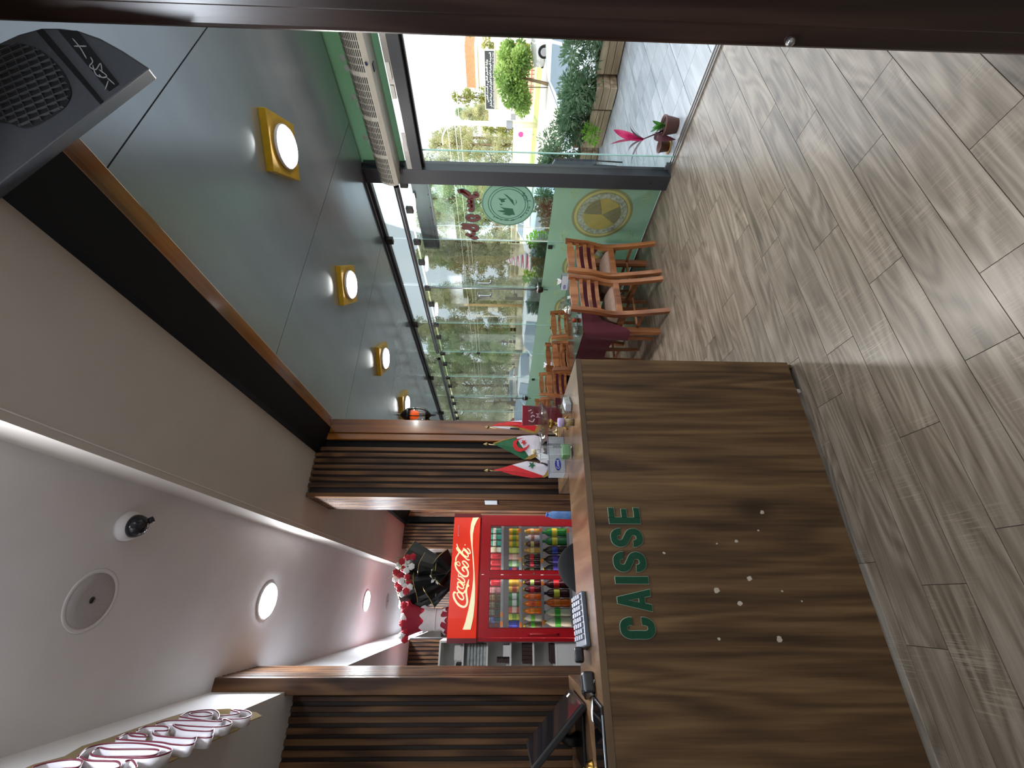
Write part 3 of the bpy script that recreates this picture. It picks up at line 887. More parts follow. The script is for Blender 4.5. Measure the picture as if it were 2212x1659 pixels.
# acrylic card holder with a stick
r = thing('card_holder', 'clear acrylic card box at the right end of the desk', 'card holder', (0.935, 2.0, DZ), 0.75)
q = MB(); q.box(-0.06, 0.06, -0.03, 0.03, 0, 0.004).box(-0.06, 0.06, -0.03, -0.026, 0, 0.045).box(-0.06, 0.06, 0.026, 0.03, 0, 0.06).box(-0.06, -0.056, -0.03, 0.03, 0, 0.05).box(0.056, 0.06, -0.03, 0.03, 0, 0.05)
q.build('case', M_acry, r)
MB().box(-0.05, 0.05, -0.02, 0.02, 0.004, 0.034).build('cards', M_paper, r)
q = MB(); ribbon(q, [(-0.03, 0.02), (-0.01, 0.03), (0.0, 0.018), (0.03, 0.03)], 0.004, (0, -0.0305, -0.004), (1, 0, 0), (0, 0, 1), (0, -0.0005, 0))
q.build('print', plain('print_olive', (128, 128, 104), 0.6), r)
o = MB().tube([(0.925, 2.09, DZ + 0.075), (0.96, 2.2, DZ + 0.125)], 0.0022, 6).build('straw', M_paper)
bpy.data.objects.remove(o)
# red napkin holder
M_rednap = plain('wine_red_plastic', (130, 20, 40), 0.35, var=0.05)
r = thing('napkin_holder', 'wine red pack in a clear holder with white print behind the glass dish', 'napkin holder', (1.0, 2.31, DZ), -0.35)
MB().prism([(-0.045, 0.0), (0.045, 0.0), (0.062, 0.242), (-0.062, 0.242)], (0, 0, 0), (1, 0, 0), (0, 0, 1), (0, 0.05, 0)).build('pack', M_rednap, r, bevel=0.002)
MB().prism([(-0.05, 0.0), (0.05, 0.0), (0.064, 0.205), (-0.064, 0.205)], (0, -0.005, 0), (1, 0, 0), (0, 0, 1), (0, 0.003, 0)).build('front_sheet', M_acry, r)
MB().box(0.056, 0.06, -0.004, 0.055, 0.03, 0.2).build('side_sheet', M_acry, r)
q = MB()
for st in ([(-0.03, 0.215), (-0.038, 0.19), (-0.02, 0.178)], [(-0.012, 0.2), (0.0, 0.19), (-0.006, 0.176)], [(0.012, 0.2), (0.02, 0.188)], [(0.026, 0.216), (0.034, 0.196)]):
    ribbon(q, st, 0.006, (0, -0.0062, -0.01), (1, 0, 0), (0, 0, 1), (0, -0.0005, 0))
q.box(-0.012, -0.009, -0.0062, -0.0056, 0.135, 0.16).box(0.009, 0.012, -0.0062, -0.0056, 0.135, 0.16).box(-0.012, 0.012, -0.0062, -0.0056, 0.142, 0.145).box(-0.012, 0.012, -0.0062, -0.0056, 0.15, 0.153)
for x in (-0.02, 0.02): q.prism([(x + 0.009 * math.cos(a * pi / 6), 0.105 + 0.009 * math.sin(a * pi / 6)) for a in range(12)], (0, -0.0056, 0), (1, 0, 0), (0, 0, 1), (0, -0.0006, 0))
q.build('print', plain('print_pink', (214, 176, 186), 0.5), r)['kind'] = 'stuff'
# three table flags
M_fred = plain('flag_red', (206, 30, 38), 0.55, var=0.12, scale=30)
M_fwhite = plain('flag_white', (226, 222, 232), 0.6, var=0.04, scale=30)
M_fgreen = plain('flag_green', (18, 96, 56), 0.55, var=0.12, scale=30)
M_fblack = plain('flag_black', (20, 18, 20), 0.6)
M_fringe = plain('gold_fringe', (160, 128, 56), 0.7, var=0.3, scale=300)
M_brass = plain('aged_brass', (140, 124, 88), 0.3, 0.9, var=0.1)
def star(cx, cy, R, rot, r=None):
    r = r or R * 0.4
    return [((R if k % 2 == 0 else r) * math.cos(rot + k * pi / 5) + cx, (R if k % 2 == 0 else r) * math.sin(rot + k * pi / 5) + cy) for k in range(10)]
def zc1(a, b): return (1000 + a / 7.373, 840 + b / 7.373)
def flag(label, fin, polys, base, Y):
    P = lambda p: W(*zc1(*p), Y=Y)
    top = P(fin)
    r = thing('table_flag', label, 'flag', (base[0], base[1], DZ), 0, 'table flags on the cash desk')
    L = lambda p, dy=0: P(p) - Vector((base[0], base[1], DZ)) + Vector((0, dy, 0))
    MB().tube([(0, 0, 0.012), L(fin)], 0.003, 8).build('pole', M_brass, r)
    f = L(fin)
    MB().lathe([(0.003, -0.012), (0.010, -0.006), (0.011, 0.0), (0.006, 0.008), (0.0, 0.022)], f, n=12).build('finial', M_brass, r)
    MB().lathe([(0.036, 0), (0.036, 0.006), (0.012, 0.012), (0.007, 0.03)], n=18).build('base', M_brass, r)
    for (m, pts, off, nm) in polys:
        q = MB()
        a = [L(p, -off) for p in pts]
        n = len(a)
        c0 = sum(a, Vector()) / n
        # a shallow fold: the middle of each field stands a little forward
        b = [p + Vector((0, 0.003, 0)) for p in a]
        vs = a + b + [c0 + Vector((0, -0.008 if off < 0.004 else -0.0, 0))]
        fs = [(i, (i + 1) % n, 2 * n) for i in range(n)] if nm in ('field', 'lower_field') else [tuple(range(n))]
        fs += [tuple(range(n, 2 * n))[::-1]] + [(i, i + n, (i + 1) % n + n, (i + 1) % n) for i in range(n)]
        if nm not in ('field', 'lower_field'): vs = vs[:-1]
        q.add(vs, fs)
        q.build(nm, m, r)
    return r
flag('table flag in red and white with a green star, leftmost on the desk', (390, 1300),
     [(M_fwhite, [(780, 1210), (1020, 1150), (1150, 1170), (1390, 1225), (1350, 1290), (1290, 1390), (1000, 1290)], 0.0, 'field'),
      (M_fred, [(470, 1296), (620, 1260), (780, 1210), (1000, 1290), (1290, 1390), (1260, 1410), (1100, 1420), (800, 1370), (600, 1310)], 0.002, 'lower_field'),
      (M_fblack, [(1290, 1185), (1375, 1222), (1345, 1240), (1275, 1205)], 0.012, 'black_corner'),
      (M_fringe, [(1390, 1225), (1395, 1300), (1350, 1390), (1300, 1415), (1255, 1412), (1320, 1350), (1350, 1270)], 0.006, 'fringe'),
      (M_fgreen, star(1095, 1222, 62, 0.2), 0.013, 'star')], (0.715, 2.55), 2.5)
flag('green and white table flag with red crescent and star, middle of three', (375, 880),
     [(M_fwhite, [(850, 775), (950, 745), (1150, 735), (1240, 770), (1260, 900), (1300, 1000), (1230, 1050), (1380, 1170), (1400, 1230), (1250, 1160), (1150, 1080), (1050, 1080)], 0.0, 'field'),
      (M_fgreen, [(480, 875), (640, 820), (850, 775), (900, 860), (960, 950), (1050, 1080), (980, 1130), (800, 1030), (640, 950)], 0.002, 'lower_field'),
      (M_fringe, [(480, 865), (640, 810), (830, 768), (850, 776), (650, 826), (490, 885)], 0.004, 'fringe'),
      (M_fringe, [(980, 1130), (1050, 1080), (1150, 1030), (1185, 1080), (1080, 1130)], 0.012, 'fringe'),
      (M_fred, [(960 - 5, 795), (870, 805), (800, 850), (790, 920), (830, 985), (910, 1015), (1000, 985), (1045, 930), (1050, 890), (1010, 935), (940, 962), (880, 940), (850, 880), (875, 825)], 0.013, 'crescent'),
      (M_fred, star(966, 862, 50, 0.35), 0.013, 'star')], (0.875, 2.56), 2.5)
flag('narrow red and white table flag with gold fringe, rightmost on the desk', (390, 610),
     [(M_fred, [(450, 590), (560, 550), (740, 520), (900, 525), (1010, 550), (1150, 580), (1175, 610), (1140, 680), (1040, 650), (800, 590), (600, 590)], 0.0, 'field'),
      (M_fwhite, [(740, 520), (930, 500), (1200, 530), (1215, 560), (1180, 590), (1010, 550), (900, 525)], 0.001, 'lower_field'),
      (M_fwhite, [(440, 600), (640, 600), (800, 600), (900, 640), (750, 640), (600, 625)], 0.002, 'lower_field'),
      (M_fblack, [(755, 625), (900, 635), (895, 662), (750, 648)], 0.009, 'black_corner'),
      (M_fringe, [(600, 592), (800, 596), (1040, 655), (1140, 685), (1180, 590), (1225, 560), (1230, 600), (1190, 700), (1120, 712), (1000, 680), (850, 620)], 0.006, 'fringe')], (0.99, 2.56), 2.5)

# left side of the desk
M_plblk = plain('black_plastic', (22, 22, 24), 0.35, var=0.1)
M_plgrey = plain('grey_plastic', (72, 78, 88), 0.4, var=0.05)
r = thing('desk_calculator', 'grey desk calculator with raised keypad on the cash desk', 'calculator', (-0.075, 2.0, DZ), 0.18)
MB().prism([(-0.07, 0.0), (0.075, 0.0), (0.075, 0.034), (0.05, 0.040), (-0.07, 0.020)], (-0.095, 0, 0), (0, 1, 0), (0, 0, 1), (0.2, 0, 0)).build('body', M_plgrey, r, bevel=0.006)
q = MB()
for i in range(8):
    for j in range(4):
        q.obox((-0.06 + i * 0.021, -0.045 + j * 0.026, 0.027 + j * 0.0045), (0.015, 0.019, 0.008), Euler((0.17, 0, 0)).to_matrix())
o = q.build('keys', plain('calculator_key', (120, 122, 136), 0.45), r)
MB().box(-0.145, -0.09, -0.02, 0.02, 0.022, 0.058).build('paper_arm', M_plblk, r, bevel=0.012, seg=3)
r = thing('card_terminal', 'black hand held card terminal lying between calculator and tablet', 'card terminal', (-0.292, 1.975, DZ), 0.30)
MB().prism([(-0.085, 0.0), (0.085, 0.0), (0.085, 0.018), (0.03, 0.030), (-0.06, 0.046), (-0.085, 0.040)], (-0.034, 0, 0), (0, 1, 0), (0, 0, 1), (0.068, 0, 0)).build('body', M_plblk, r, bevel=0.009, seg=3)
q = MB()
for i in range(3):
    for j in range(4): q.obox((-0.018 + i * 0.018, -0.005 + j * 0.018, 0.039 - j * 0.004), (0.012, 0.011, 0.006), Euler((-0.2, 0, 0)).to_matrix())
q.build('keys', plain('dark_key', (70, 70, 76), 0.4), r)
MB().obox((0, -0.045, 0.0445), (0.046, 0.04, 0.003), Euler((-0.17, 0, 0)).to_matrix()).build('screen', plain('dark_screen', (34, 40, 48), 0.08, var=0), r)
r = thing('receipt_slip', 'narrow white receipt slip beside the black tablet', 'paper', (-0.345, 1.955, DZ))
g = [[(-0.055 + i * 0.011, j * 0.03 - 0.02 + 0.006 * i, 0.0015 + 0.004 * abs(math.sin(i * 0.5))) for j in range(3)] for i in range(13)]
MB().surf([[(p[0] * 1.1 + 0.0, -p[0] * 0.7 + (k - 1) * 0.016, p[2]) for k, p in enumerate(row)] for row in g]).build('paper', M_paper, r)
r = thing('tablet', 'black glossy tablet lying on the front edge of the desk', 'tablet', (-0.54, 1.86, DZ), -0.05)
MB().box(-0.225, 0.225, -0.075, 0.075, 0, 0.009).build('body', M_plblk, r, bevel=0.004)
MB().box(-0.215, 0.215, -0.066, 0.066, 0.009, 0.0098).build('screen', plain('tablet_screen', (8, 9, 11), 0.05, var=0), r)
MB().cyl((0.2, -0.074, 0.006), (-0.22, -0.0765, 0.006), 0.0035, n=8).build('stylus', M_alulight, r)
# point of sale monitor facing the cashier
r = thing('cash_monitor', 'black touch screen monitor seen from its edge at the left of the desk', 'monitor', (-0.50, 2.28, DZ))
rotm = Matrix.Rotation(rad(47), 3, 'Y')
ctr = Vector((0.02, 0.0, 0.115))
MB().obox(ctr, (0.30, 0.34, 0.026), rotm).build('screen_case', M_plblk, r, bevel=0.006)
MB().obox(ctr + rotm @ Vector((0, 0, 0.0135)), (0.285, 0.325, 0.002), rotm).build('screen', plain('monitor_glass', (26, 24, 26), 0.06, var=0), r)
MB().obox(ctr + rotm @ Vector((0.12, 0.10, 0.0147)), (0.018, 0.028, 0.0008), rotm).build('sticker', M_paper, r)
q = MB(); q.tube([(-0.02, 0, 0.0), (-0.03, 0.0, 0.06), (0.0, 0.0, 0.10)], [0.03, 0.022, 0.02], 12)
q.build('arm', M_plblk, r)
MB().box(-0.11, 0.08, -0.10, 0.10, 0, 0.014).build('foot', M_plblk, r, bevel=0.005)
r = thing('brass_bell', 'small brass bell half out of frame at the left of the desk', 'bell', (-0.56, 2.06, DZ))
MB().lathe([(0.025, 0), (0.025, 0.004), (0.022, 0.009), (0.02, 0.015), (0.013, 0.025), (0.005, 0.03), (0.0, 0.031)], n=20).build('dome', M_gold, r)
MB().lathe([(0.003, 0.03), (0.003, 0.037), (0.0, 0.039)], n=8).build('button', M_gold, r)

# office chair behind the desk
M_fabric = plain('black_fabric', (16, 16, 18), 0.85, var=0.2, scale=80)
r = thing('office_chair', 'black fabric office chair behind the cash desk', 'chair', (0.21, 3.02, 0), 0.25)
MB().ball((0, 0.02, 0.80), 0.29, 14, 0, (0.70, 0.24, 1.0)).build('backrest', M_fabric, r)
q = MB(); q.tube([(0.13 * math.cos(t_), -0.055 - 0.02 * math.sin(t_), 0.84 + 0.13 * math.sin(t_)) for t_ in [pi * k / 12 for k in range(13)]], 0.012, 8)
q.build('back_seam', M_plblk, r)
MB().box(-0.23, 0.23, -0.42, 0.03, 0.44, 0.52).build('seat', M_fabric, r, bevel=0.03, seg=3)
MB().box(-0.03, 0.03, 0.05, 0.075, 0.42, 0.8).build('back_bracket', M_plblk, r, bevel=0.006)
MB().cyl((0, -0.2, 0.08), (0, -0.2, 0.44), 0.028, 0.02, 14).build('gas_column', M_plblk, r)
for k in range(5):
    a = 2 * pi * k / 5
    q = MB(); q.tube([(0.03 * math.cos(a), -0.2 + 0.03 * math.sin(a), 0.09), (0.26 * math.cos(a), -0.2 + 0.26 * math.sin(a), 0.07)], [0.024, 0.014], 8)
    q.ball((0.27 * math.cos(a), -0.2 + 0.27 * math.sin(a), 0.028), 0.028, 6)
    q.build('base_arm', M_plblk, r)

# ================================================================== CEILING FITTINGS
M_lamp = emit('lamp_diffuser', (255, 252, 246), 16.0)
M_lampcool = emit('lamp_diffuser_cool', (236, 242, 255), 26.0)
def downlight(y, label, power=40.0, x=0.0):
    r = thing('downlight', label, 'ceiling light', (x, y, 2.93), 0, 'round ceiling lights of the lobby')
    MB().lathe([(0.097, 0.0), (0.106, -0.002), (0.108, -0.007), (0.099, -0.012), (0.097, -0.010)], n=36).build('ring', M_white, r, fixn=False)
    MB().lathe([(0.0, -0.026), (0.07, -0.024), (0.092, -0.018), (0.097, -0.006)], n=36).build('diffuser', M_lampcool, r, fixn=False)
    ld = bpy.data.lights.new('downlight_glow', 'AREA'); ld.shape = 'DISK'; ld.size = 0.19; ld.energy = power; ld.color = (0.84, 0.91, 1.0)
    lo = bpy.data.objects.new('bulb', ld); COL.objects.link(lo); lo.parent = r; lo.location = (0, 0, -0.028)
    return r
downlight(2.95, 'round white downlight on the lobby ceiling nearest the camera')
downlight(5.12, 'second round downlight on the lobby ceiling, above the fridge')
downlight(6.85, 'round downlight beyond the fridge, behind the black bouquet')
downlight(8.3, 'farthest round downlight on the lobby ceiling by the back wall')
downlight(0.82, 'round downlight overhead, just outside the picture', 20.0)
downlight(-0.6, 'unseen fill downlight added behind the camera', 12.0)  # unseen lamp, added to fill the lobby with light
# square fittings over the tables
M_yel = plain('amber_metal', (206, 160, 30), 0.35, 0.35, var=0.12, scale=20)
def square_light(y, label, power=16.0):
    r = thing('square_ceiling_light', label, 'ceiling light', (2.228, y, 2.75), pi / 4, 'amber square ceiling lights over the dining area')
    h = 0.148
    MB().box(-h, h, -h, h, -0.04, 0.0).build('frame', M_yel, r, bevel=0.003)
    MB().lathe([(0.108, -0.04), (0.112, -0.046), (0.112, -0.056), (0.106, -0.058)], n=40).build('ring', M_white, r, fixn=False)
    MB().lathe([(0.0, -0.076), (0.075, -0.074), (0.098, -0.068), (0.106, -0.058)], n=40).build('diffuser', M_lamp, r, fixn=False)
    ld = bpy.data.lights.new('square_glow', 'AREA'); ld.shape = 'DISK'; ld.size = 0.19; ld.energy = power; ld.color = (1.0, 0.97, 0.92)
    lo = bpy.data.objects.new('bulb', ld); COL.objects.link(lo); lo.parent = r; lo.location = (0, 0, -0.08)
for k, lab in enumerate(('largest amber square ceiling light, nearest the camera', 'second amber square ceiling light from the door side', 'third amber square ceiling light along the dining ceiling', 'fourth amber square ceiling light, just above the black lantern', 'fifth amber square ceiling light, hidden beyond the wooden post')):
    square_light(1.455 + 1.128 * k, lab)
square_light(1.455 - 1.128, 'added amber square ceiling light just outside the picture')  # unseen lamp, added to the row for light near the camera
# ceiling speakers and dome camera
M_grille = plain('speaker_grille', (176, 170, 170), 0.6, var=0.08, scale=200)
def ceiling_speaker(y, label):
    r = thing('ceiling_speaker', label, 'speaker', (0, y, 2.93), 0, 'round ceiling speakers')
    MB().lathe([(0.09, 0), (0.101, -0.0005), (0.103, -0.0015), (0.099, -0.003), (0.091, -0.0035), (0.09, -0.002)], n=40).build('rim', M_white, r, fixn=False)
    MB().lathe([(0.0, -0.004), (0.05, -0.0038), (0.088, -0.0028), (0.0885, -0.0008)], n=40).build('grille', M_grille, r, fixn=False)
    MB().lathe([(0.0, -0.0085), (0.009, -0.0075), (0.012, -0.003)], n=16).build('centre_badge', M_plblk, r, fixn=False)
ceiling_speaker(1.70, 'round grey ceiling speaker beside the dome camera')
ceiling_speaker(6.1, 'far round ceiling speaker behind the black bouquet')
r = thing('dome_camera', 'white security camera with black dome on the lobby ceiling', 'camera', (0.255, 1.715, 2.93))
MB().lathe([(0.055, 0), (0.056, -0.012), (0.05, -0.028), (0.044, -0.034)], n=28).build('base', M_white, r, fixn=False)
MB().lathe([(0.043, -0.03), (0.042, -0.045), (0.034, -0.062), (0.02, -0.073), (0.0, -0.077)], n=28).build('dome', plain('dark_dome', (30, 32, 38), 0.06, var=0), r, fixn=False)
MB().cyl((0.02, 0.02, -0.06), (0.032, 0.03, -0.072), 0.012, n=12).build('lens', M_plblk, r)
MB().box(-0.05, -0.044, -0.012, 0.012, -0.018, -0.013).build('slot', M_dark, r)

# sign letters on the face of the left soffit
M_acr = plain('sign_acrylic_wall', (232, 228, 236), 0.3, var=0.02)
M_redge = plain('sign_red_edge', (118, 44, 62), 0.4, var=0)
M_back = film('sign_backing', (196, 174, 128), 0.25, 0.4)
SX = -0.405
sg = thing('channel_letter_sign', 'white channel letters with red rims on the left soffit face', 'sign', (SX, 1.8, 2.6))
def z7(a, b): return (a / 3.16, 1200 + b / 3.16)
def channel(loop, closed=True):
    """outline of one letter as an upright strip with a red rim"""
    P = [W(*z7(*p), X=SX + 0.032) for p in loop]
    L = catmull([(p.y - 1.8, p.z - 2.6, 0) for p in P], 6, closed)
    n = len(L); vs = []; fs = []; fs2 = []; fs3 = []
    for q in L: vs += [(0.004, q.x, q.y), (0.029, q.x, q.y), (0.0325, q.x, q.y)]
    rng = n if closed else n - 1
    for i in range(rng):
        j = (i + 1) % n
        fs.append((3 * i, 3 * j, 3 * j + 1, 3 * i + 1)); fs2.append((3 * i + 1, 3 * j + 1, 3 * j + 2, 3 * i + 2))
    q = MB(); q.add(vs, fs, 0, True); q.add(vs, fs2, 1, True)
    o = q.build('letter_rim', [M_acr, M_redge], sg, fixn=False)
    md = o.modifiers.new('thickness', 'SOLIDIFY'); md.thickness = 0.003
channel([(1240, 1090), (1300, 1065), (1440, 1050), (1490, 1075), (1480, 1120), (1400, 1120), (1250, 1100)])
channel([(1300, 1075), (1400, 1065), (1450, 1080), (1400, 1095), (1320, 1090)])
channel([(1490, 1090), (1580, 1085), (1640, 1070), (1580, 1050), (1690, 1060), (1710, 1090), (1640, 1110), (1500, 1110)], False)
channel([(1070, 1145), (1150, 1125), (1350, 1125), (1500, 1130), (1530, 1115), (1580, 1140), (1500, 1165), (1300, 1160), (1180, 1150), (1240, 1185), (1350, 1195), (1440, 1195), (1455, 1180), (1440, 1235), (1340, 1235)], False)
channel([(940, 1190), (1000, 1165), (1130, 1165), (1140, 1190), (1050, 1195), (1060, 1225), (1200, 1240), (1320, 1245), (1340, 1230), (1310, 1285), (1190, 1285), (1100, 1270), (950, 1260), (800, 1250)], False)
channel([(800, 1245), (865, 1210), (900, 1230), (1000, 1235), (980, 1215), (870, 1210)])
channel([(540, 1365), (600, 1310), (740, 1280), (960, 1280), (1140, 1310), (1160, 1335), (1050, 1370), (900, 1375), (640, 1360), (670, 1310), (760, 1320), (1050, 1320), (1075, 1345), (1000, 1365), (720, 1370)], False)
channel([(230, 1440), (330, 1410), (480, 1390), (555, 1400), (530, 1440), (430, 1450), (330, 1470), (150, 1480)], False)
channel([(545, 1370), (600, 1395), (720, 1400), (800, 1405), (815, 1440), (740, 1460)], False)
channel([(860, 1400), (900, 1395), (930, 1440), (900, 1460)], False)
pts = [z7(*p) for p in ((60, 1500), (230, 1425), (440, 1370), (560, 1300), (740, 1245), (950, 1170), (1150, 1105), (1300, 1060), (1560, 1045), (1750, 1070), (1790, 1095), (1700, 1130), (1620, 1190), (1500, 1240), (1400, 1290), (1280, 1320), (1240, 1370), (1130, 1420), (1000, 1460), (700, 1560))]
L = [W(*p, X=SX + 0.004) for p in pts]
MB().prism([(p.y - 1.8, p.z - 2.6) for p in L], (0.001, 0, 0), (0, 1, 0), (0, 0, 1), (0.003, 0, 0)).build('backing', M_back, sg)

# PA speaker hanging by the mahogany post
def z1(a, b): return (a / 2.962, b / 2.962)
T = 0.93
dep = W(470, 341, T=1.0) - Vector((0, 0, CAMH)); dep = dep.normalized() * 0.15
face = [W(*z1(*p), T=T) for p in ((960, 440), (780, 322), (640, 245), (500, 196), (380, 180), (265, 180), (120, 220), (0, 275), (-260, 360), (-420, 560), (-420, 900), (-200, 1335), (45, 1145))]
base = face[0]
sp = thing('loudspeaker', 'dark grey loudspeaker with grille in the upper left corner by the post', 'speaker', base)
fx = (face[-1] - face[0]).normalized()
fn = (face[4] - face[0]).cross(fx).normalized()
if fn.dot(fw) > 0: fn = -fn
fyv = fn.cross(fx)
to2 = lambda p: ((p - base).dot(fx), (p - base).dot(fyv))
M_spk = plain('speaker_shell', (66, 68, 72), 0.42, var=0.06, scale=120)
M_spklit = plain('speaker_side_lit', (82, 86, 94), 0.35, var=0.06, scale=60)  # lighter than the shell: light on the sides is put into the colour
f2 = [to2(p) for p in face]
q = MB()
A = [fx * p[0] + fyv * p[1] for p in f2]
n = len(A)
q.add(A + [a + dep for a in A], [tuple(range(n))], 0)
q.f += [tuple(range(n, 2 * n))[::-1]] + [(i, i + n, (i + 1) % n + n, (i + 1) % n) for i in range(n)]
q.mi += [0] + [1] * n; q.sm += [False] * (n + 1)
q.build('cabinet', [M_spk, M_spklit], sp, bevel=0.004)
# grille: recessed dark field, bars
gp = [to2(W(*z1(*p), T=T)) for p in ((-60, 330), (60, 290), (180, 290), (300, 350), (400, 450), (455, 560), (450, 640), (380, 720), (190, 820), (60, 790), (-80, 760), (-160, 600))]
gp = [(p.x, p.y) for p in catmull([(a, b_, 0) for a, b_ in gp], 4, True)]
MB().prism(gp, fn * 0.0006, fx, fyv, fn * 0.0012).build('grille_field', plain('speaker_void', (12, 12, 14), 0.8), sp)
q = MB()
def inside(p, poly):
    c = False; j = len(poly) - 1
    for i in range(len(poly)):
        if (poly[i][1] > p[1]) != (poly[j][1] > p[1]) and p[0] < (poly[j][0] - poly[i][0]) * (p[1] - poly[i][1]) / (poly[j][1] - poly[i][1] + 1e-12) + poly[i][0]: c = not c
        j = i
    return c
d1 = (Vector(to2(W(*z1(300, 350), T=T))) - Vector(to2(W(*z1(0, 480), T=T)))).normalized()
d2 = Vector((-d1.y, d1.x))
cx0 = Vector((sum(p[0] for p in gp) / len(gp), sum(p[1] for p in gp) / len(gp)))
for dd, ee, stp, wd_ in ((d1, d2, 0.0155, 0.0022), (d2, d1, 0.024, 0.0012)):
    for k in range(-14, 15):
        c = cx0 + ee * (k * stp)
        run = [c + dd * (s_ * 0.004) for s_ in range(-60, 61)]
        ins = [p for p in run if inside(p, gp)]
        if len(ins) < 3: continue
        a, b_ = ins[0], ins[-1]
        q.prism([tuple(a + ee * wd_ / 2), tuple(b_ + ee * wd_ / 2), tuple(b_ - ee * wd_ / 2), tuple(a - ee * wd_ / 2)], fn * 0.0018, fx, fyv, fn * 0.004)
q.build('grille_bars', plain('grille_bar', (88, 88, 92), 0.4, 0.4), sp)
for nm, pl in (('stripe', ((235, 200), (280, 190), (665, 650), (645, 668))), ('badge', ((375, 195), (500, 200), (765, 540), (700, 585)))):
    MB().prism([to2(W(*z1(*p), T=T)) for p in pl], fn * 0.0004, fx, fyv, fn * 0.0012).build(nm, M_plblk, sp)
q = MB()
for st in (((585, 370), (600, 400), (580, 430), (620, 450), (650, 410), (660, 470)), ((640, 480), (660, 500), (690, 490), (640, 450)), ((560, 380), (520, 310), (470, 250)), ((480, 300), (560, 300)), ((690, 500), (740, 545)), ((700, 520), (680, 580)), ((600, 420), (620, 480), (660, 500))):
    ribbon(q, [to2(W(*z1(*p), T=T)) for p in st], 0.0022, fn * 0.0018, fx, fyv, fn * 0.0008, 0, None, 4)
q.build('badge_print', plain('badge_grey', (150, 150, 150), 0.5), sp)
ends = Vector((1.03, 0.66, 2.715)) - base
q = MB(); q.tube([A[5] * 0.5 + A[0] * 0.5 + dep * 0.6, ends], 0.012, 8); q.box(ends.x - 0.04, ends.x + 0.04, ends.y - 0.04, ends.y + 0.04, ends.z, ends.z + 0.012)
q.build('bracket', M_plblk, sp)

# label on the side of the slatted column
o = MB().box(0.604, 0.609, 2.86, 2.985, 1.505, 1.59).build('paper_label', M_paper); tag(o, 'small white paper label on the side of the slatted column', 'label')

# air curtain over the doorway
r = thing('air_curtain', 'cream air curtain unit with slotted grille above the open door', 'air curtain', (3.35, 1.2, 2.5))
M_ac = plain('air_curtain_shell', (206, 202, 190), 0.45, var=0.03)
y0, y1 = -0.25, 1.235
pr = [(0.085, 0.09), (-0.06, 0.085), (-0.10, 0.055), (-0.125, 0.0), (-0.13, -0.05), (-0.11, -0.085), (0.085, -0.085)]
MB().prism(pr, (0, y0, 0), (1, 0, 0), (0, 0, 1), (0, y1 - y0, 0)).build('housing', M_ac, r, bevel=0.006)
M_void = plain('slot_dark', (16, 16, 18), 0.7)
q = MB()
path = [Vector((p[0], 0, p[1])) for p in ((-0.062, 0.0855), (-0.1015, 0.0555), (-0.1268, 0.0), (-0.1318, -0.048))]
SP = catmull(path, 12)
cum = [0]
for i in range(1, len(SP)): cum.append(cum[-1] + (SP[i] - SP[i - 1]).length)
def sp_at(d):
    for i in range(1, len(SP)):
        if cum[i] >= d: 
            f = (d - cum[i - 1]) / (cum[i] - cum[i - 1]); return SP[i - 1].lerp(SP[i], f), (SP[i] - SP[i - 1]).normalized()
    return SP[-1], (SP[-1] - SP[-2]).normalized()
yy = y0 + 0.03; cnt = 0
while yy < y1 - 0.05:
    if cnt and cnt % 6 == 0: yy += 0.025
    for k in range(12):
        p, tg = sp_at(0.006 + k * (cum[-1] - 0.012) / 11)
        nn = Vector((tg.z, 0, -tg.x))
        if nn.x > 0: nn = -nn
        a = p - tg * 0.0028; b_ = p + tg * 0.0028
        q.add([a + Vector((0, yy, 0)) + nn * 0.0015, b_ + Vector((0, yy, 0)) + nn * 0.0015, b_ + Vector((0, yy + 0.040, 0)) + nn * 0.0015, a + Vector((0, yy + 0.040, 0)) + nn * 0.0015], [(0, 1, 2, 3)])
    yy += 0.046; cnt += 1
o = q.build('grille_slots', M_void, r, fixn=False); o['kind'] = 'stuff'
q = MB(); q.prism([(0.012 * math.cos(a * pi / 8), 0.012 * math.sin(a * pi / 8)) for a in range(16)], (-0.1268, 0.30, -0.064), (0, 1, 0), (0.35, 0, 0.94), (-0.003, 0, 0.0))
q.build('badge', plain('badge_navy', (50, 56, 90), 0.4), r)
MB().box(-0.06, -0.02, 0.33, 0.38, -0.092, -0.085).build('sensor', M_plblk, r)
MB().box(0.086, 0.10, y0 + 0.2, y1 - 0.2, -0.05, 0.06).build('wall_plate', M_alu, r)

# lantern on the dining side of the wooden post
M_lblack = plain('lantern_black', (14, 14, 15), 0.35, 0.4)
r = thing('wall_lantern', 'black wall lantern with orange shade beside the wooden post', 'lantern', (1.282, 2.98, 2.14))
MB().lathe([(0.0, 0.19), (0.004, 0.16), (0.008, 0.15), (0.005, 0.135), (0.006, 0.128), (0.03, 0.11), (0.055, 0.075), (0.058, 0.06), (0.054, 0.055)], n=14).build('roof', M_lblack, r, fixn=False)
MB().lathe([(0.054, 0.055), (0.06, 0.0), (0.054, -0.045), (0.042, -0.07)], n=14).build('glass', M_clear, r, fixn=False)
MB().lathe([(0.036, 0.05), (0.042, 0.03), (0.026, -0.01), (0.02, -0.012)], n=14).build('shade', plain('orange_glow', (240, 96, 24), 0.4, emit=(255, 90, 20), es=0.5, var=0), r, fixn=False)
for k in range(6):
    a = 2 * pi * k / 6
    q = MB(); q.tube([(0.056 * math.cos(a), 0.056 * math.sin(a), 0.06), (0.062 * math.cos(a), 0.062 * math.sin(a), 0.0), (0.056 * math.cos(a), 0.056 * math.sin(a), -0.045), (0.043 * math.cos(a), 0.043 * math.sin(a), -0.072)], 0.004, 6)
    q.build('rib', M_lblack, r)
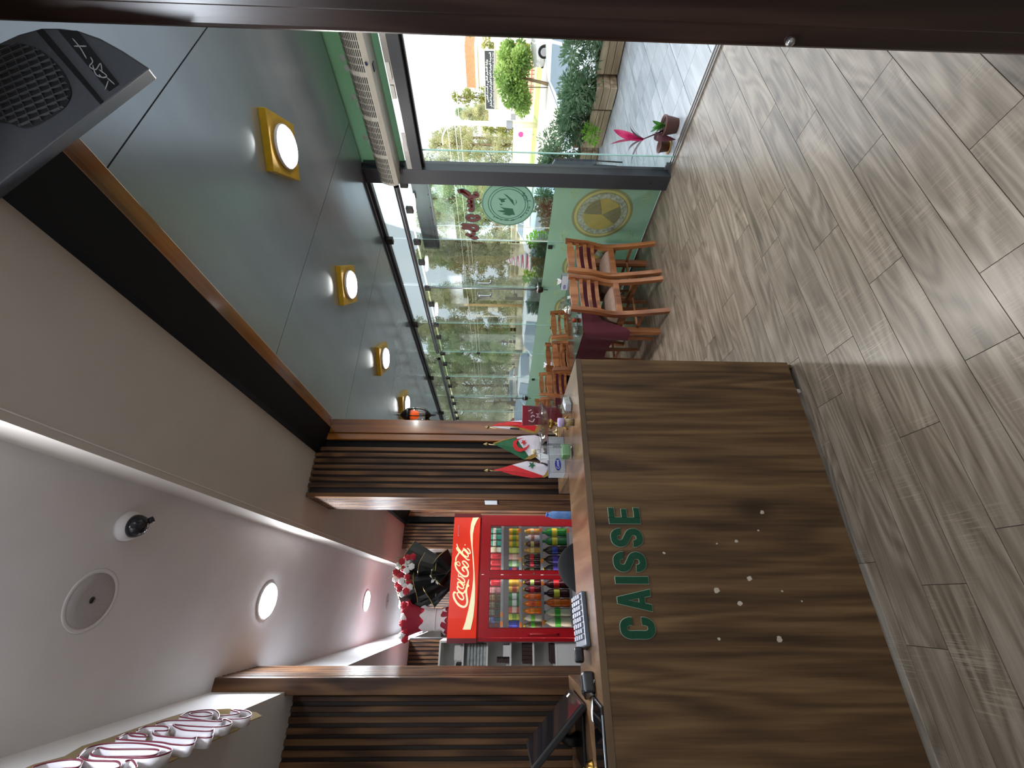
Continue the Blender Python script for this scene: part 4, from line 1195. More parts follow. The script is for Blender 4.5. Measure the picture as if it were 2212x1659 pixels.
MB().lathe([(0.044, -0.07), (0.042, -0.078), (0.016, -0.10), (0.006, -0.112), (0.01, -0.122), (0.004, -0.135), (0.006, -0.142), (0.0, -0.15)], n=14).build('finial', M_lblack, r, fixn=False)
q = MB(); q.tube([(-0.03, 0, -0.09), (-0.06, 0, -0.11), (-0.10, 0, -0.10)], 0.006, 8); q.box(-0.104, -0.096, -0.03, 0.03, -0.16, -0.04)
q.build('arm', M_lblack, r)
# ================================================================== DRINKS FRIDGE
M_red = plain('fridge_red', (168, 18, 28), 0.32, var=0.03)
M_reddk = plain('fridge_red_dark', (112, 10, 18), 0.4, var=0.03)
t = NT('fridge_header')
t.l(t.ramp(t.noise(t.coords((1, 1, 1)), 2, 2), [(0.3, rgb(212, 42, 18)), (0.7, rgb(224, 52, 24))]), t.b.inputs['Base Color'])
t.b.inputs['Emission Color'].default_value = rgb(226, 46, 18); t.b.inputs['Emission Strength'].default_value = 0.35
M_head = t.fin(0.35)
M_creamlogo = plain('logo_cream', (248, 240, 196), 0.45, var=0, emit=(250, 240, 190), es=0.35)
M_fin = plain('fridge_inner', (205, 208, 210), 0.5, var=0.02)
M_shelf = plain('shelf_strip', (150, 154, 158), 0.4, var=0.03)
M_tag = plain('price_tag', (244, 140, 40), 0.5, var=0)
M_fglass = glass_thin('fridge_glass', (0.96, 0.97, 0.97), 0.1)
FX0, FX1, FY, FY1 = -0.352, 0.855, 4.80, 5.42
fg = thing('drinks_fridge', 'tall red two door glass fridge full of drinks', 'fridge', (0, 0, 0))
q = MB()
q.box(FX0, FX0 + 0.03, FY, FY1, 0.0, 1.99).box(FX1 - 0.03, FX1, FY, FY1, 0.0, 1.99).box(FX0, FX1, FY1 - 0.03, FY1, 0, 1.99).box(FX0, FX1, FY, FY1, 1.70, 1.99).box(FX0, FX1, FY, FY1, 0.0, 0.16)
q.build('cabinet', M_red, fg)
MB().box(FX0 + 0.031, FX1 - 0.031, FY1 - 0.04, FY1 - 0.031, 0.16, 1.70).build('liner', M_fin, fg)
# header light box, softly bowed, with the script logo and its ribbon
hp = [(FX0 - 0.012, 0), (FX0 - 0.01, -0.02), (FX0 + 0.2, -0.034), (0.25, -0.04), (FX1 - 0.2, -0.034), (FX1 + 0.01, -0.02), (FX1 + 0.012, 0)]
hd = MB().prism(hp, (0, FY - 0.001, 1.705), (1, 0, 0), (0, 1, 0), (0, 0, 0.285)).build('header', M_head, fg)
MB().box(FX0 - 0.012, FX0 + 0.03, FY - 0.026, FY - 0.001, 1.7, 1.99).box(FX1 - 0.03, FX1 + 0.012, FY - 0.026, FY - 0.001, 1.7, 1.99).build('header_end', M_reddk, fg)
LY = FY - 0.0445
def zf(a, b_):   # crop of the header -> plane of the header face
    p = W(940 + a / 6.144, 1090 + b_ / 6.144, Y=LY); return (p.x, p.z)
q = MB()
rib = [(580, 170), (500, 175), (475, 260), (465, 360), (470, 460), (490, 620), (500, 760), (508, 900), (505, 1000), (490, 1130), (470, 1250), (440, 1400), (400, 1560), (365, 1659), (470, 1659), (505, 1500), (525, 1300), (530, 1100), (522, 900), (510, 700), (497, 550), (500, 400), (520, 290), (550, 220)]
q.prism([zf(*p) for p in rib], (0, LY, 0), (1, 0, 0), (0, 0, 1), (0, 0.004, 0))
q.build('ribbon_print', M_creamlogo, hd)
q = MB()
def zl(a, b_):
    p = W(970 + a / 5.95, 1165 + b_ / 5.95, Y=LY); return (p.x, p.z)
strokes = [([(92, 690), (70, 682), (58, 705), (66, 755), (100, 815), (145, 855), (195, 868), (225, 840), (234, 795), (228, 740), (220, 690), (222, 640), (236, 585), (254, 515)], 22, False),
           ([(222, 660), (232, 610), (252, 600), (238, 575)], 14, False),
           ([(106, 690), (134, 682), (170, 712), (188, 752), (172, 776), (138, 758), (110, 718)], 15, True),
           ([(128, 618), (108, 608), (108, 640), (138, 675), (172, 692), (194, 684), (202, 655)], 15, False),
           ([(116, 552), (112, 588), (142, 622), (176, 634), (188, 612), (160, 572), (134, 552)], 13, True),
           ([(104, 500), (140, 530), (180, 560), (200, 548), (192, 515), (150, 480), (118, 478)], 14, False), ([(108, 548), (150, 560), (190, 590), (204, 570)], 11, False),
           ([(118, 475), (122, 440)], 10, False),
           ([(104, 330), (84, 295), (82, 335), (100, 385), (140, 435), (190, 474), (232, 472), (246, 435), (232, 390), (200, 358), (172, 366), (176, 392), (200, 418)], 19, False),
           ([(96, 300), (122, 288), (142, 320), (132, 342), (106, 326)], 9, True),
           ([(86, 282), (92, 235), (118, 192), (132, 160)], 16, False),
           ([(176, 284), (204, 284), (238, 318), (250, 348), (228, 362), (196, 332), (176, 304)], 14, True),
           ([(268, 262), (240, 262), (196, 224), (148, 176), (108, 138), (98, 112), (114, 112), (150, 156), (190, 205)], 14, False), ([(132, 150), (112, 100), (98, 58)], 12, False),
           ([(176, 146), (174, 184), (206, 214), (240, 226), (246, 200), (216, 158), (190, 136)], 13, True), ([(178, 112), (214, 136), (252, 180), (272, 176), (262, 140), (232, 112)], 14, False), ([(205, 78), (206, 66)], 14, False)]
for st, w, cl in strokes:
    ribbon(q, [zl(*p) for p in st], w / 5.95 * 0.0052, (0, LY, 0), (1, 0, 0), (0, 0, 1), (0, 0.004, 0), 0, None, 6, cl, not cl)
q.build('logo_script', M_creamlogo, hd)
q = MB(); p = zf(312, 405)
for k in range(8):
    xx = p[0] + 0.014 + k * 0.012
    ribbon(q, [(xx, p[1] - 0.003), (xx + 0.004, p[1] + (0.010 if k % 3 else 0.015)), (xx + 0.008, p[1] - 0.002)], 0.0032, (0, LY, 0), (1, 0, 0), (0, 0, 1), (0, 0.003, 0), 0, None, 4)
q.prism([(p[0] - 0.002 + 0.008 * math.cos(a * pi / 6), p[1] + 0.004 + 0.008 * math.sin(a * pi / 6)) for a in range(12)], (0, LY, 0), (1, 0, 0), (0, 0, 1), (0, 0.003, 0))
q.build('maker_print', plain('print_rose', (232, 150, 150), 0.5, var=0), hd)
# the two doors
for (a, b_, ga, gb, lab) in ((FX0 + 0.035, 0.246, -0.238, 0.21, 'left'), (0.25, FX1 - 0.035, 0.286, 0.742, 'right')):
    d = MB()
    d.box(a, ga, FY - 0.03, FY - 0.002, 0.18, 1.685).box(gb, b_, FY - 0.03, FY - 0.002, 0.18, 1.685).box(ga, gb, FY - 0.03, FY - 0.002, 1.587, 1.685).box(ga, gb, FY - 0.03, FY - 0.002, 0.18, 0.28)
    dr = d.build('door', M_red, fg)
    MB().box(ga, gb, FY - 0.018, FY - 0.014, 0.28, 1.587).build('pane', M_fglass, dr)
    g2 = MB(); g2.box(ga, ga + 0.008, FY - 0.033, FY - 0.03, 0.28, 1.587).box(gb - 0.008, gb, FY - 0.033, FY - 0.03, 0.28, 1.587).box(ga, gb, FY - 0.033, FY - 0.03, 1.579, 1.587)
    g2.build('gasket', M_reddk, dr)
    hx = a + 0.03 if lab == 'left' else b_ - 0.03
    if lab == 'left': MB().tube([(hx, FY - 0.03, 1.19), (hx, FY - 0.055, 1.165), (hx, FY - 0.055, 0.915), (hx, FY - 0.03, 0.89)], 0.011, 8).build('handle', M_red, dr)
    else: MB().cyl((0.262, FY - 0.034, 1.12), (0.262, FY - 0.03, 1.12), 0.008, n=10).build('lock', M_steel, dr)
SHZ = [1.47, 1.276, 1.043, 0.743, 0.46]
for z in SHZ:
    s_ = MB().box(FX0 + 0.04, FX1 - 0.04, FY + 0.06, FY1 - 0.05, z - 0.02, z - 0.012).build('shelf', M_fin, fg)
    MB().box(FX0 + 0.04, FX1 - 0.04, FY + 0.05, FY + 0.06, z - 0.03, z - 0.002).build('shelf_strip', M_shelf, s_)
    for x in {1.47: (-0.12, -0.20), 1.276: (0.70, 0.40, 0.16, -0.21), 1.043: (0.71, 0.39, 0.17, -0.19), 0.743: (0.70, 0.0), 0.46: ()}[z]:
        MB().box(x - 0.022, x + 0.022, FY + 0.048, FY + 0.05, z - 0.028, z - 0.004).build('price_tag', M_tag, s_)
ld = bpy.data.lights.new('fridge_lamp', 'AREA'); ld.shape = 'RECTANGLE'; ld.size = 1.05; ld.size_y = 0.06; ld.energy = 2.2; ld.color = (1, 0.98, 0.92)
lo = bpy.data.objects.new('lamp_tube', ld); COL.objects.link(lo); lo.parent = fg; lo.location = (0.25, FY + 0.035, 1.66); lo.rotation_euler = (rad(-20), 0, 0)
for xx in (FX0 + 0.045, FX1 - 0.045, 0.25):
    ld = bpy.data.lights.new('fridge_side_lamp', 'AREA'); ld.shape = 'RECTANGLE'; ld.size = 0.03; ld.size_y = 1.2; ld.energy = 1.6; ld.color = (1, 0.98, 0.93)
    lo = bpy.data.objects.new('lamp_tube', ld); COL.objects.link(lo); lo.parent = fg; lo.location = (xx, FY + 0.02, 0.95); lo.rotation_euler = (rad(90), 0, 0)

# drinks: cans and bottles, each one a thing
_dm = {}
def dmat(c, tr=0.0, ro=0.3):
    k = (c, tr)
    if k not in _dm: _dm[k] = plain('drink_%d_%d_%d%s' % (c[0], c[1], c[2], '_clear' if tr else ''), c, ro if not tr else 0.1, var=0.04, trans=tr)
    return _dm[k]
_mc = {}
def lm(key, prof, mat, n=14):
    k = (key, mat.name)
    if k not in _mc:
        _mc[k] = MB().lathe(prof, n=n).mesh(key, mat)
    return _mc[k]
CAPP = lambda r, z: [(0.0, z + 0.014), (r, z + 0.0135), (r, z), (0.0, z)]
def can(loc, c, band, label, group):
    r = thing('drink_can', label, 'can', loc, R_.uniform(0, 6), group)
    obj('body', lm('body', [(0.0, 0), (0.026, 0), (0.031, 0.007), (0.031, 0.108), (0.027, 0.117)], dmat(c)), r)
    obj('lid', lm('lid', [(0.027, 0.117), (0.0275, 0.120), (0.025, 0.118), (0.0, 0.117)], M_steel), r)
    obj('band', lm('band', [(0.0312, 0.035), (0.0314, 0.036), (0.0314, 0.08), (0.0312, 0.081)], dmat(band)), r)
def bottle(loc, h, rr, liq, lab_c, cap_c, label, group, clear=0.0):
    r = thing('drink_bottle', label, 'bottle', loc, R_.uniform(0, 6), group)
    b = [(0.0, 0), (rr * 0.85, 0), (rr, 0.012), (rr, h * 0.26), (rr * 0.9, h * 0.34), (rr, h * 0.42), (rr, h * 0.66), (rr * 0.93, h * 0.74), (rr * 0.66, h * 0.82), (0.014, h * 0.88), (0.013, h - 0.014)]
    obj('body', lm('body_%.2f_%.3f' % (h, rr), b, dmat(liq, clear)), r)
    obj('label', lm('label_%.2f_%.3f' % (h, rr), [(rr * 1.01, h * 0.40), (rr * 1.03, h * 0.41), (rr * 1.03, h * 0.6), (rr * 1.01, h * 0.61)], dmat(lab_c)), r)
    obj('cap', lm('cap_%.2f' % h, CAPP(0.016, h - 0.016), dmat(cap_c)), r)
Y0 = FY + 0.105
g = 'drinks in the red fridge'
OR = ['first', 'second', 'third', 'fourth', 'fifth', 'sixth', 'seventh', 'eighth']
def row(door, shelf, z, x0, items, dx):
    for i, it in enumerate(items):
        if it is None: continue
        pos = '%s from right, %s shelf, %s fridge door' % (OR[i], shelf, door)
        x = x0 - i * dx
        if it[0] == 'can': can((x, Y0, z - 0.012), it[1], it[2], '%s can, %s' % (it[3], pos), g)
        else: bottle((x, Y0, z - 0.012), it[6], it[5], it[1], it[2], it[3], '%s bottle, %s' % (it[4], pos), g, it[7] if len(it) > 7 else 0.0)
teal, clr = (60, 150, 130), (200, 214, 196)
row('right', 'top', SHZ[0], 0.705, [('b', teal, (200, 220, 210), (80, 160, 140), 'teal water', 0.03, 0.165)] * 3 + [('b', clr, (210, 214, 180), (90, 150, 90), 'clear', 0.03, 0.165)] + [('can', (176, 24, 40), (190, 40, 56), 'red')] * 3, 0.067)
row('right', 'second', SHZ[1], 0.70, [('can', (222, 170, 40), (120, 150, 40), 'orange yellow')] * 3 + [('can', (190, 206, 90), (210, 220, 130), 'lime'), ('can', (214, 150, 140), (220, 190, 160), 'pink'), ('can', (110, 170, 90), (200, 220, 190), 'green'), ('can', (24, 40, 130), (200, 60, 70), 'dark blue')], 0.067)
row('right', 'third', SHZ[2], 0.70, [('b', (220, 160, 60), (236, 214, 160), (230, 200, 120), 'orange juice', 0.031, 0.18), ('b', (232, 226, 220), (190, 120, 110), (240, 240, 236), 'milky white', 0.031, 0.17), ('b', (84, 50, 26), (206, 200, 130), (220, 190, 60), 'amber', 0.030, 0.18), ('b', (196, 150, 60), (230, 214, 140), (220, 190, 60), 'golden', 0.030, 0.18), ('b', (32, 14, 12), (196, 40, 50), (214, 186, 40), 'small cola', 0.030, 0.20), ('b', (34, 14, 14), (200, 50, 60), (214, 186, 40), 'small cola with pink band', 0.030, 0.20), ('b', (26, 16, 12), (90, 110, 80), (200, 176, 40), 'dark', 0.030, 0.20)], 0.067)
row('right', 'fourth', SHZ[3], 0.69, [('b', (30, 140, 30), (226, 214, 60), (40, 150, 40), 'large bright green', 0.045, 0.28), ('b', (24, 110, 30), (206, 196, 50), (40, 150, 40), 'large green', 0.045, 0.28), ('b', (22, 14, 16), (40, 70, 170), (200, 180, 40), 'large dark with blue label', 0.044, 0.285), ('b', (24, 14, 18), (70, 60, 160), (214, 190, 40), 'large cola with violet label', 0.044, 0.285), ('b', (24, 14, 16), (84, 70, 170), (214, 190, 40), 'large dark with violet label', 0.044, 0.285)], 0.094)
row('left', 'top', SHZ[0], 0.175, [('can', (176, 24, 40), (190, 40, 56), 'red'), ('b', (170, 120, 124), (190, 160, 160), (150, 40, 50), 'pale pink', 0.03, 0.165), ('b', (70, 66, 40), (120, 110, 70), (60, 70, 50), 'olive', 0.03, 0.165), ('b', (52, 60, 44), (96, 100, 76), (50, 70, 50), 'dark olive', 0.03, 0.165), ('b', (46, 62, 54), (90, 108, 96), (40, 70, 60), 'dark green', 0.03, 0.165), ('b', (40, 70, 76), (70, 90, 140), (40, 80, 80), 'blue green', 0.03, 0.165)], 0.069)
row('left', 'second', SHZ[1], 0.178, [('can', (222, 180, 50), (206, 150, 40), 'yellow'), ('can', (216, 170, 50), (170, 60, 40), 'golden'), ('can', (40, 130, 60), (220, 230, 220), 'green'), ('can', (40, 126, 58), (214, 226, 214), 'bright green'), ('can', (206, 90, 60), (232, 200, 180), 'orange red'), ('can', (200, 208, 60), (120, 160, 50), 'lime yellow'), ('can', (24, 40, 140), (40, 60, 170), 'blue')], 0.064)
row('left', 'third', SHZ[2], 0.178, [('b', (78, 10, 18), (190, 206, 130), (220, 190, 40), 'dark red soda', 0.030, 0.20), ('b', (86, 10, 22), (200, 40, 60), (220, 190, 40), 'red soda', 0.030, 0.20), ('b', (222, 96, 20), (230, 130, 90), (230, 196, 40), 'small orange soda', 0.030, 0.20), ('b', (230, 110, 24), (206, 90, 60), (230, 196, 40), 'bright orange soda', 0.030, 0.20), ('b', (228, 120, 30), (240, 150, 60), (230, 196, 40), 'light orange soda', 0.030, 0.20), ('b', (196, 200, 180), (110, 190, 70), (230, 196, 40), 'small clear lemonade', 0.030, 0.20), ('b', (96, 92, 70), (90, 170, 60), (220, 190, 40), 'olive soda', 0.030, 0.20)], 0.066)
row('left', 'fourth', SHZ[3], 0.165, [('b', (58, 10, 16), (200, 30, 40), (220, 60, 60), 'large dark red', 0.042, 0.285), ('b', (44, 12, 16), (196, 206, 70), (60, 80, 150), 'large dark with lime label', 0.042, 0.285), ('b', (206, 100, 24), (220, 130, 50), (60, 80, 150), 'large orange', 0.042, 0.285), ('b', (198, 208, 180), (60, 176, 60), (50, 150, 60), 'large clear lemonade', 0.042, 0.285), ('b', (206, 214, 190), (70, 186, 66), (50, 150, 60), 'large pale lemonade with green label', 0.042, 0.285)], 0.088)

# bouquet wrapped in black paper on the fridge
M_bpap = plain('black_paper', (13, 13, 12), 0.5, spec=0.3, var=0.15, scale=30)
M_goldline = plain('gold_line', (178, 160, 100), 0.4, 0.5)
M_rose = plain('rose_red', (172, 16, 40), 0.6, var=0.25, scale=60)
M_wrose = plain('rose_white', (228, 226, 222), 0.6, var=0.06, scale=60)
M_stemg = plain('stem_green', (96, 130, 60), 0.6)
bq = thing('black_bouquet', 'bouquet of red and white flowers in black wrapping on the fridge', 'bouquet', (0.23, 5.0, 1.99))
rb = random.Random(11)
def sheet(cx, cz, w, h, ang, tilt, y, mat, line=True, par=None, nm='wrap_sheet'):
    q = MB(); g = []
    for i in range(7):
        row_ = []
        for j in range(5):
            a = (i / 6 - 0.5) * w; b_ = (j / 4) * h
            yy = y + 0.05 * math.sin(i * 1.1 + cx * 30) * (j / 4) + tilt * b_ - 0.06 * (1 - (2 * i / 6 - 1) ** 2)
            x = a * (0.45 + 0.55 * j / 4); z = b_
            row_.append((cx + x * math.cos(ang) - z * math.sin(ang), yy, cz + x * math.sin(ang) + z * math.cos(ang)))
        g.append(row_)
    q.surf(g, 0, False)
    if line:
        e = [Vector(r_[-1]) for r_ in g]
        q.tube([p + Vector((0, -0.002, 0)) for p in e], 0.0035, 5, 1)
    o = q.build(nm, [mat, M_goldline], par or bq, fixn=False)
    md = o.modifiers.new('thickness', 'SOLIDIFY'); md.thickness = 0.002
sheet(0.02, 0.0, 0.34, 0.60, 0.10, 0.05, 0.05, M_bpap)
sheet(-0.02, 0.02, 0.34, 0.56, 0.45, 0.05, 0.03, M_bpap)
sheet(0.05, 0.02, 0.32, 0.54, -0.35, 0.02, 0.02, M_bpap)
sheet(0.0, 0.0, 0.30, 0.40, 0.25, -0.02, -0.03, M_bpap)
sheet(0.04, 0.0, 0.28, 0.36, -0.2, -0.06, -0.05, M_bpap)
sheet(-0.03, 0.0, 0.24, 0.28, 0.62, -0.06, -0.07, M_bpap)
sheet(0.03, 0.0, 0.30, 0.22, -0.7, -0.1, -0.07, M_bpap)
sheet(0.0, 0.005, 0.36, 0.16, 0.05, -0.2, -0.08, M_bpap)
for k in range(5):
    a = rb.uniform(-0.9, 0.9)
    sheet(0.02 + 0.1 * a, 0.0, 0.10, 0.2, 1.2 * a, -0.25, -0.11, M_bpap, True, None, 'ribbon_loop')
def blossom(c, r, mat, par, n=5):
    q = MB()
    for ring, (rad_, up, cnt) in enumerate(((r, 0.0, 6), (r * 0.66, r * 0.3, 5), (r * 0.36, r * 0.5, 4))):
        for k in range(cnt):
            a = 2 * pi * (k + 0.5 * ring) / cnt
            q.ball((c[0] + rad_ * 0.55 * math.cos(a), c[1] - up * 0.8, c[2] + rad_ * 0.55 * math.sin(a)), rad_ * 0.55, 4, 0, (1, 0.6, 1))
    q.build('blossom', mat, par)
for (x, z, w) in [(0.19, 0.50, 0), (0.15, 0.55, 0), (0.11, 0.58, 1), (0.13, 0.50, 1), (0.08, 0.53, 0), (0.04, 0.60, 0), (0.06, 0.49, 1), (0.01, 0.55, 0), (-0.02, 0.60, 1), (0.0, 0.48, 0), (-0.04, 0.53, 1), (-0.05, 0.46, 0), (-0.08, 0.57, 0), (-0.09, 0.50, 1), (-0.10, 0.44, 1), (-0.12, 0.54, 0), (-0.14, 0.47, 0), (0.2, 0.44, 0), (0.10, 0.44, 1), (-0.16, 0.51, 1)]:
    blossom((x, -0.10 + rb.uniform(-0.02, 0.02), z), 0.034, M_wrose if w else M_rose, bq)
q = MB()
for k in range(8):
    x = rb.uniform(-0.1, 0.18); z = rb.uniform(0.46, 0.6)
    q.tube([(x, -0.08, z - 0.04), (x + rb.uniform(-0.03, 0.03), -0.12, z + 0.03), (x + rb.uniform(-0.06, 0.06), -0.13, z + 0.07)], [0.004, 0.003, 0.001], 5)
q.build('stems', M_stemg, bq)['kind'] = 'stuff'
q = MB()
for k in range(6):
    a = 2 * pi * k / 6 + 0.3
    q.add([(-0.005, -0.14, 0.16), (-0.005 + 0.055 * math.cos(a - 0.3), -0.16, 0.16 + 0.055 * math.sin(a - 0.3)), (-0.005 + 0.075 * math.cos(a), -0.15, 0.16 + 0.075 * math.sin(a)), (-0.005 + 0.055 * math.cos(a + 0.3), -0.165, 0.16 + 0.055 * math.sin(a + 0.3))], [(0, 1, 2, 3)])
q.tube([(0.0, -0.15, 0.17), (0.07, -0.14, 0.22)], 0.006, 6)
o = q.build('white_bow', M_wrose, bq, fixn=False)
# bouquet in red and white crepe
br = thing('red_bouquet', 'bouquet in dark red and white crepe paper on the left of the fridge', 'bouquet', (-0.17, 4.98, 1.99))
M_crepe = plain('crepe_red', (142, 12, 40), 0.7, var=0.12, scale=50)
M_crepew = plain('crepe_white', (222, 214, 212), 0.7, var=0.05, scale=50)
def crepe(nm, mat, prof, ruf):
    q = MB(); g = []
    for i in range(49):
        a = 2 * pi * i / 48
        g.append([(w * math.cos(a) * (1 + (ruf * 0.05 * math.sin(a * 9 + j * 2) if j in (0, len(prof) - 1) else 0)) + sh, 0.45 * w * math.sin(a), z + ruf * 0.02 * math.sin(a * 7 + j) * (1 if j in (0, len(prof) - 1) else 0)) for j, (w, z, sh) in enumerate(prof)])
    q.surf(g); q.build(nm, mat, br, fixn=False)
crepe('upper_wrap', M_crepe, [(0.10, 0.28, 0.0), (0.12, 0.34, 0.0), (0.145, 0.41, 0.0), (0.175, 0.46, 0.0)], 1.2)
crepe('white_band', M_crepew, [(0.13, 0.03, -0.005), (0.105, 0.09, 0), (0.10, 0.16, 0.0), (0.105, 0.22, 0.0), (0.125, 0.29, 0.0)], 1.2)
crepe('lower_wrap', M_crepe, [(0.15, 0.002, -0.01), (0.13, 0.03, -0.01), (0.11, 0.08, 0.0), (0.09, 0.11, 0)], 1.2)
q = MB(); q.tube([(0.102 * math.cos(2 * pi * k / 24), 0.05 * math.sin(2 * pi * k / 24), 0.15) for k in range(25)], 0.005, 6, caps=False); q.build('ribbon', M_wrose, br)
for (x, z, m) in ((-0.14, 0.47, M_wrose), (-0.10, 0.45, M_rose), (-0.03, 0.48, M_rose), (0.03, 0.47, M_wrose), (0.09, 0.47, M_rose), (0.13, 0.49, M_rose), (-0.17, 0.44, M_rose)):
    blossom((x, -0.05, z), 0.036, m, br)

# white shelf unit left of the fridge
M_mel = plain('white_melamine', (232, 229, 224), 0.5, var=0.02)
us = thing('shelf_unit', 'white shelf unit with stacked boards left of the fridge', 'shelf', (0, 0, 0))
SB = [0.90, 1.133, 1.367, 1.605, 1.849, 2.086]
MB().box(-1.02, -0.375, 5.30, 5.32, 0, 2.086).build('back', M_mel, us)
MB().box(-0.376, -0.358, 5.0, 5.32, 0, 2.086).build('side', M_mel, us)
MB().box(-1.04, -1.02, 5.0, 5.32, 0, 2.086).build('side', M_mel, us)
for z in SB: MB().box(-1.02, -0.376, 5.0, 5.30, z - 0.018, z).build('board', M_mel, us, bevel=0.001)
MB().box(-0.70, -0.378, 4.98, 5.0, 0.1, 0.88).build('door', M_mel, us, bevel=0.002)
MB().cyl((-0.60, 4.975, 0.62), (-0.60, 4.975, 0.75), 0.006, n=8).build('handle', M_dark, us)
M_bag = plain('bag_white', (226, 222, 214), 0.6, var=0.05, scale=60, bump=0.2)
M_brown = plain('menu_brown', (58, 34, 26), 0.55, var=0.1)
M_pack = plain('clear_pack', (176, 180, 176), 0.15, var=0.25, scale=25)
o = MB().box(-0.54, -0.40, 5.03, 5.2, SB[4] + 0.0, SB[4] + 0.085).build('wrapped_bundle', M_bag, bevel=0.02, seg=3); tag(o, 'white wrapped bundle on the top board of the white shelf', 'bundle')
o = MB().box(-0.60, -0.555, 5.03, 5.15, SB[4], SB[4] + 0.06).build('dark_box', M_plblk, bevel=0.004); tag(o, 'small dark box on the top board of the white shelf', 'box')
r = thing('container_stack', 'stack of clear plastic containers on the white shelf', 'containers', (-0.50, 5.10, SB[3]))
for k in range(6): MB().box(-0.1, 0.11, -0.06, 0.06, 0.001 + k * 0.033, 0.030 + k * 0.033).build('container', M_pack, r, bevel=0.008)
o = MB().box(-0.50, -0.40, 5.03, 5.2, SB[2], SB[2] + 0.065).build('white_carton', M_bag, bevel=0.003); tag(o, 'white carton on the middle board of the white shelf', 'box')
for k in range(5):
    o = MB().box(-0.555 + 0.001 * k, -0.515, 5.03, 5.2, SB[2] + k * 0.026, SB[2] + k * 0.026 + 0.024).build('menu', M_brown, bevel=0.002)
    tag(o, 'dark brown menu, %s from the bottom of the small pile' % OR[k], 'menu', 'brown menus on the white shelf')
for k in range(5):
    o = MB().box(-0.56 + 0.036 * k, -0.56 + 0.036 * k + 0.033, 5.03, 5.22, SB[1], SB[1] + 0.10).build('menu', M_brown, bevel=0.002)
    tag(o, 'tall dark brown menu standing %s from the left on the fourth board' % OR[k], 'menu', 'brown menus on the white shelf')
for k in range(3):
    o = MB().box(-0.56, -0.39, 5.03, 5.22, SB[0] + 0.001 + k * 0.016, SB[0] + 0.015 + k * 0.016).build('tray', M_brown, bevel=0.003)
    tag(o, 'flat dark tray, %s from the bottom on the lowest board' % OR[k], 'tray', 'dark trays on the white shelf')

# shrink wrapped water between column and fridge
M_wat = plain('water_bottle_blue', (120, 160, 220), 0.12, var=0.1, scale=40, trans=0.25)
M_wcap = plain('water_cap', (60, 110, 200), 0.4, var=0)
wm = MB().lathe([(0.0, 0), (0.03, 0), (0.033, 0.01), (0.033, 0.11), (0.03, 0.13), (0.033, 0.15), (0.028, 0.2), (0.012, 0.235), (0.012, 0.245)], n=12).mesh('bottle', M_wat)
wc = MB().lathe(CAPP(0.014, 0.243), n=10).mesh('bottle_cap', M_wcap)
for k in range(4):
    r = thing('water_pack', 'shrink wrapped pack of water bottles, %s from the floor of the stack' % OR[k], 'water pack', (0.77, 3.90, 0.268 * k), 0, 'water packs between column and fridge')
    for i in range(3):
        for j in range(2):
            b_ = obj('bottle', wm, r, (-0.067 + i * 0.067, -0.034 + j * 0.068, 0.004))
            obj('cap', wc, b_)
    MB().box(-0.102, 0.102, -0.069, 0.069, 0.0, 0.004).build('base_sheet', M_acry, r)
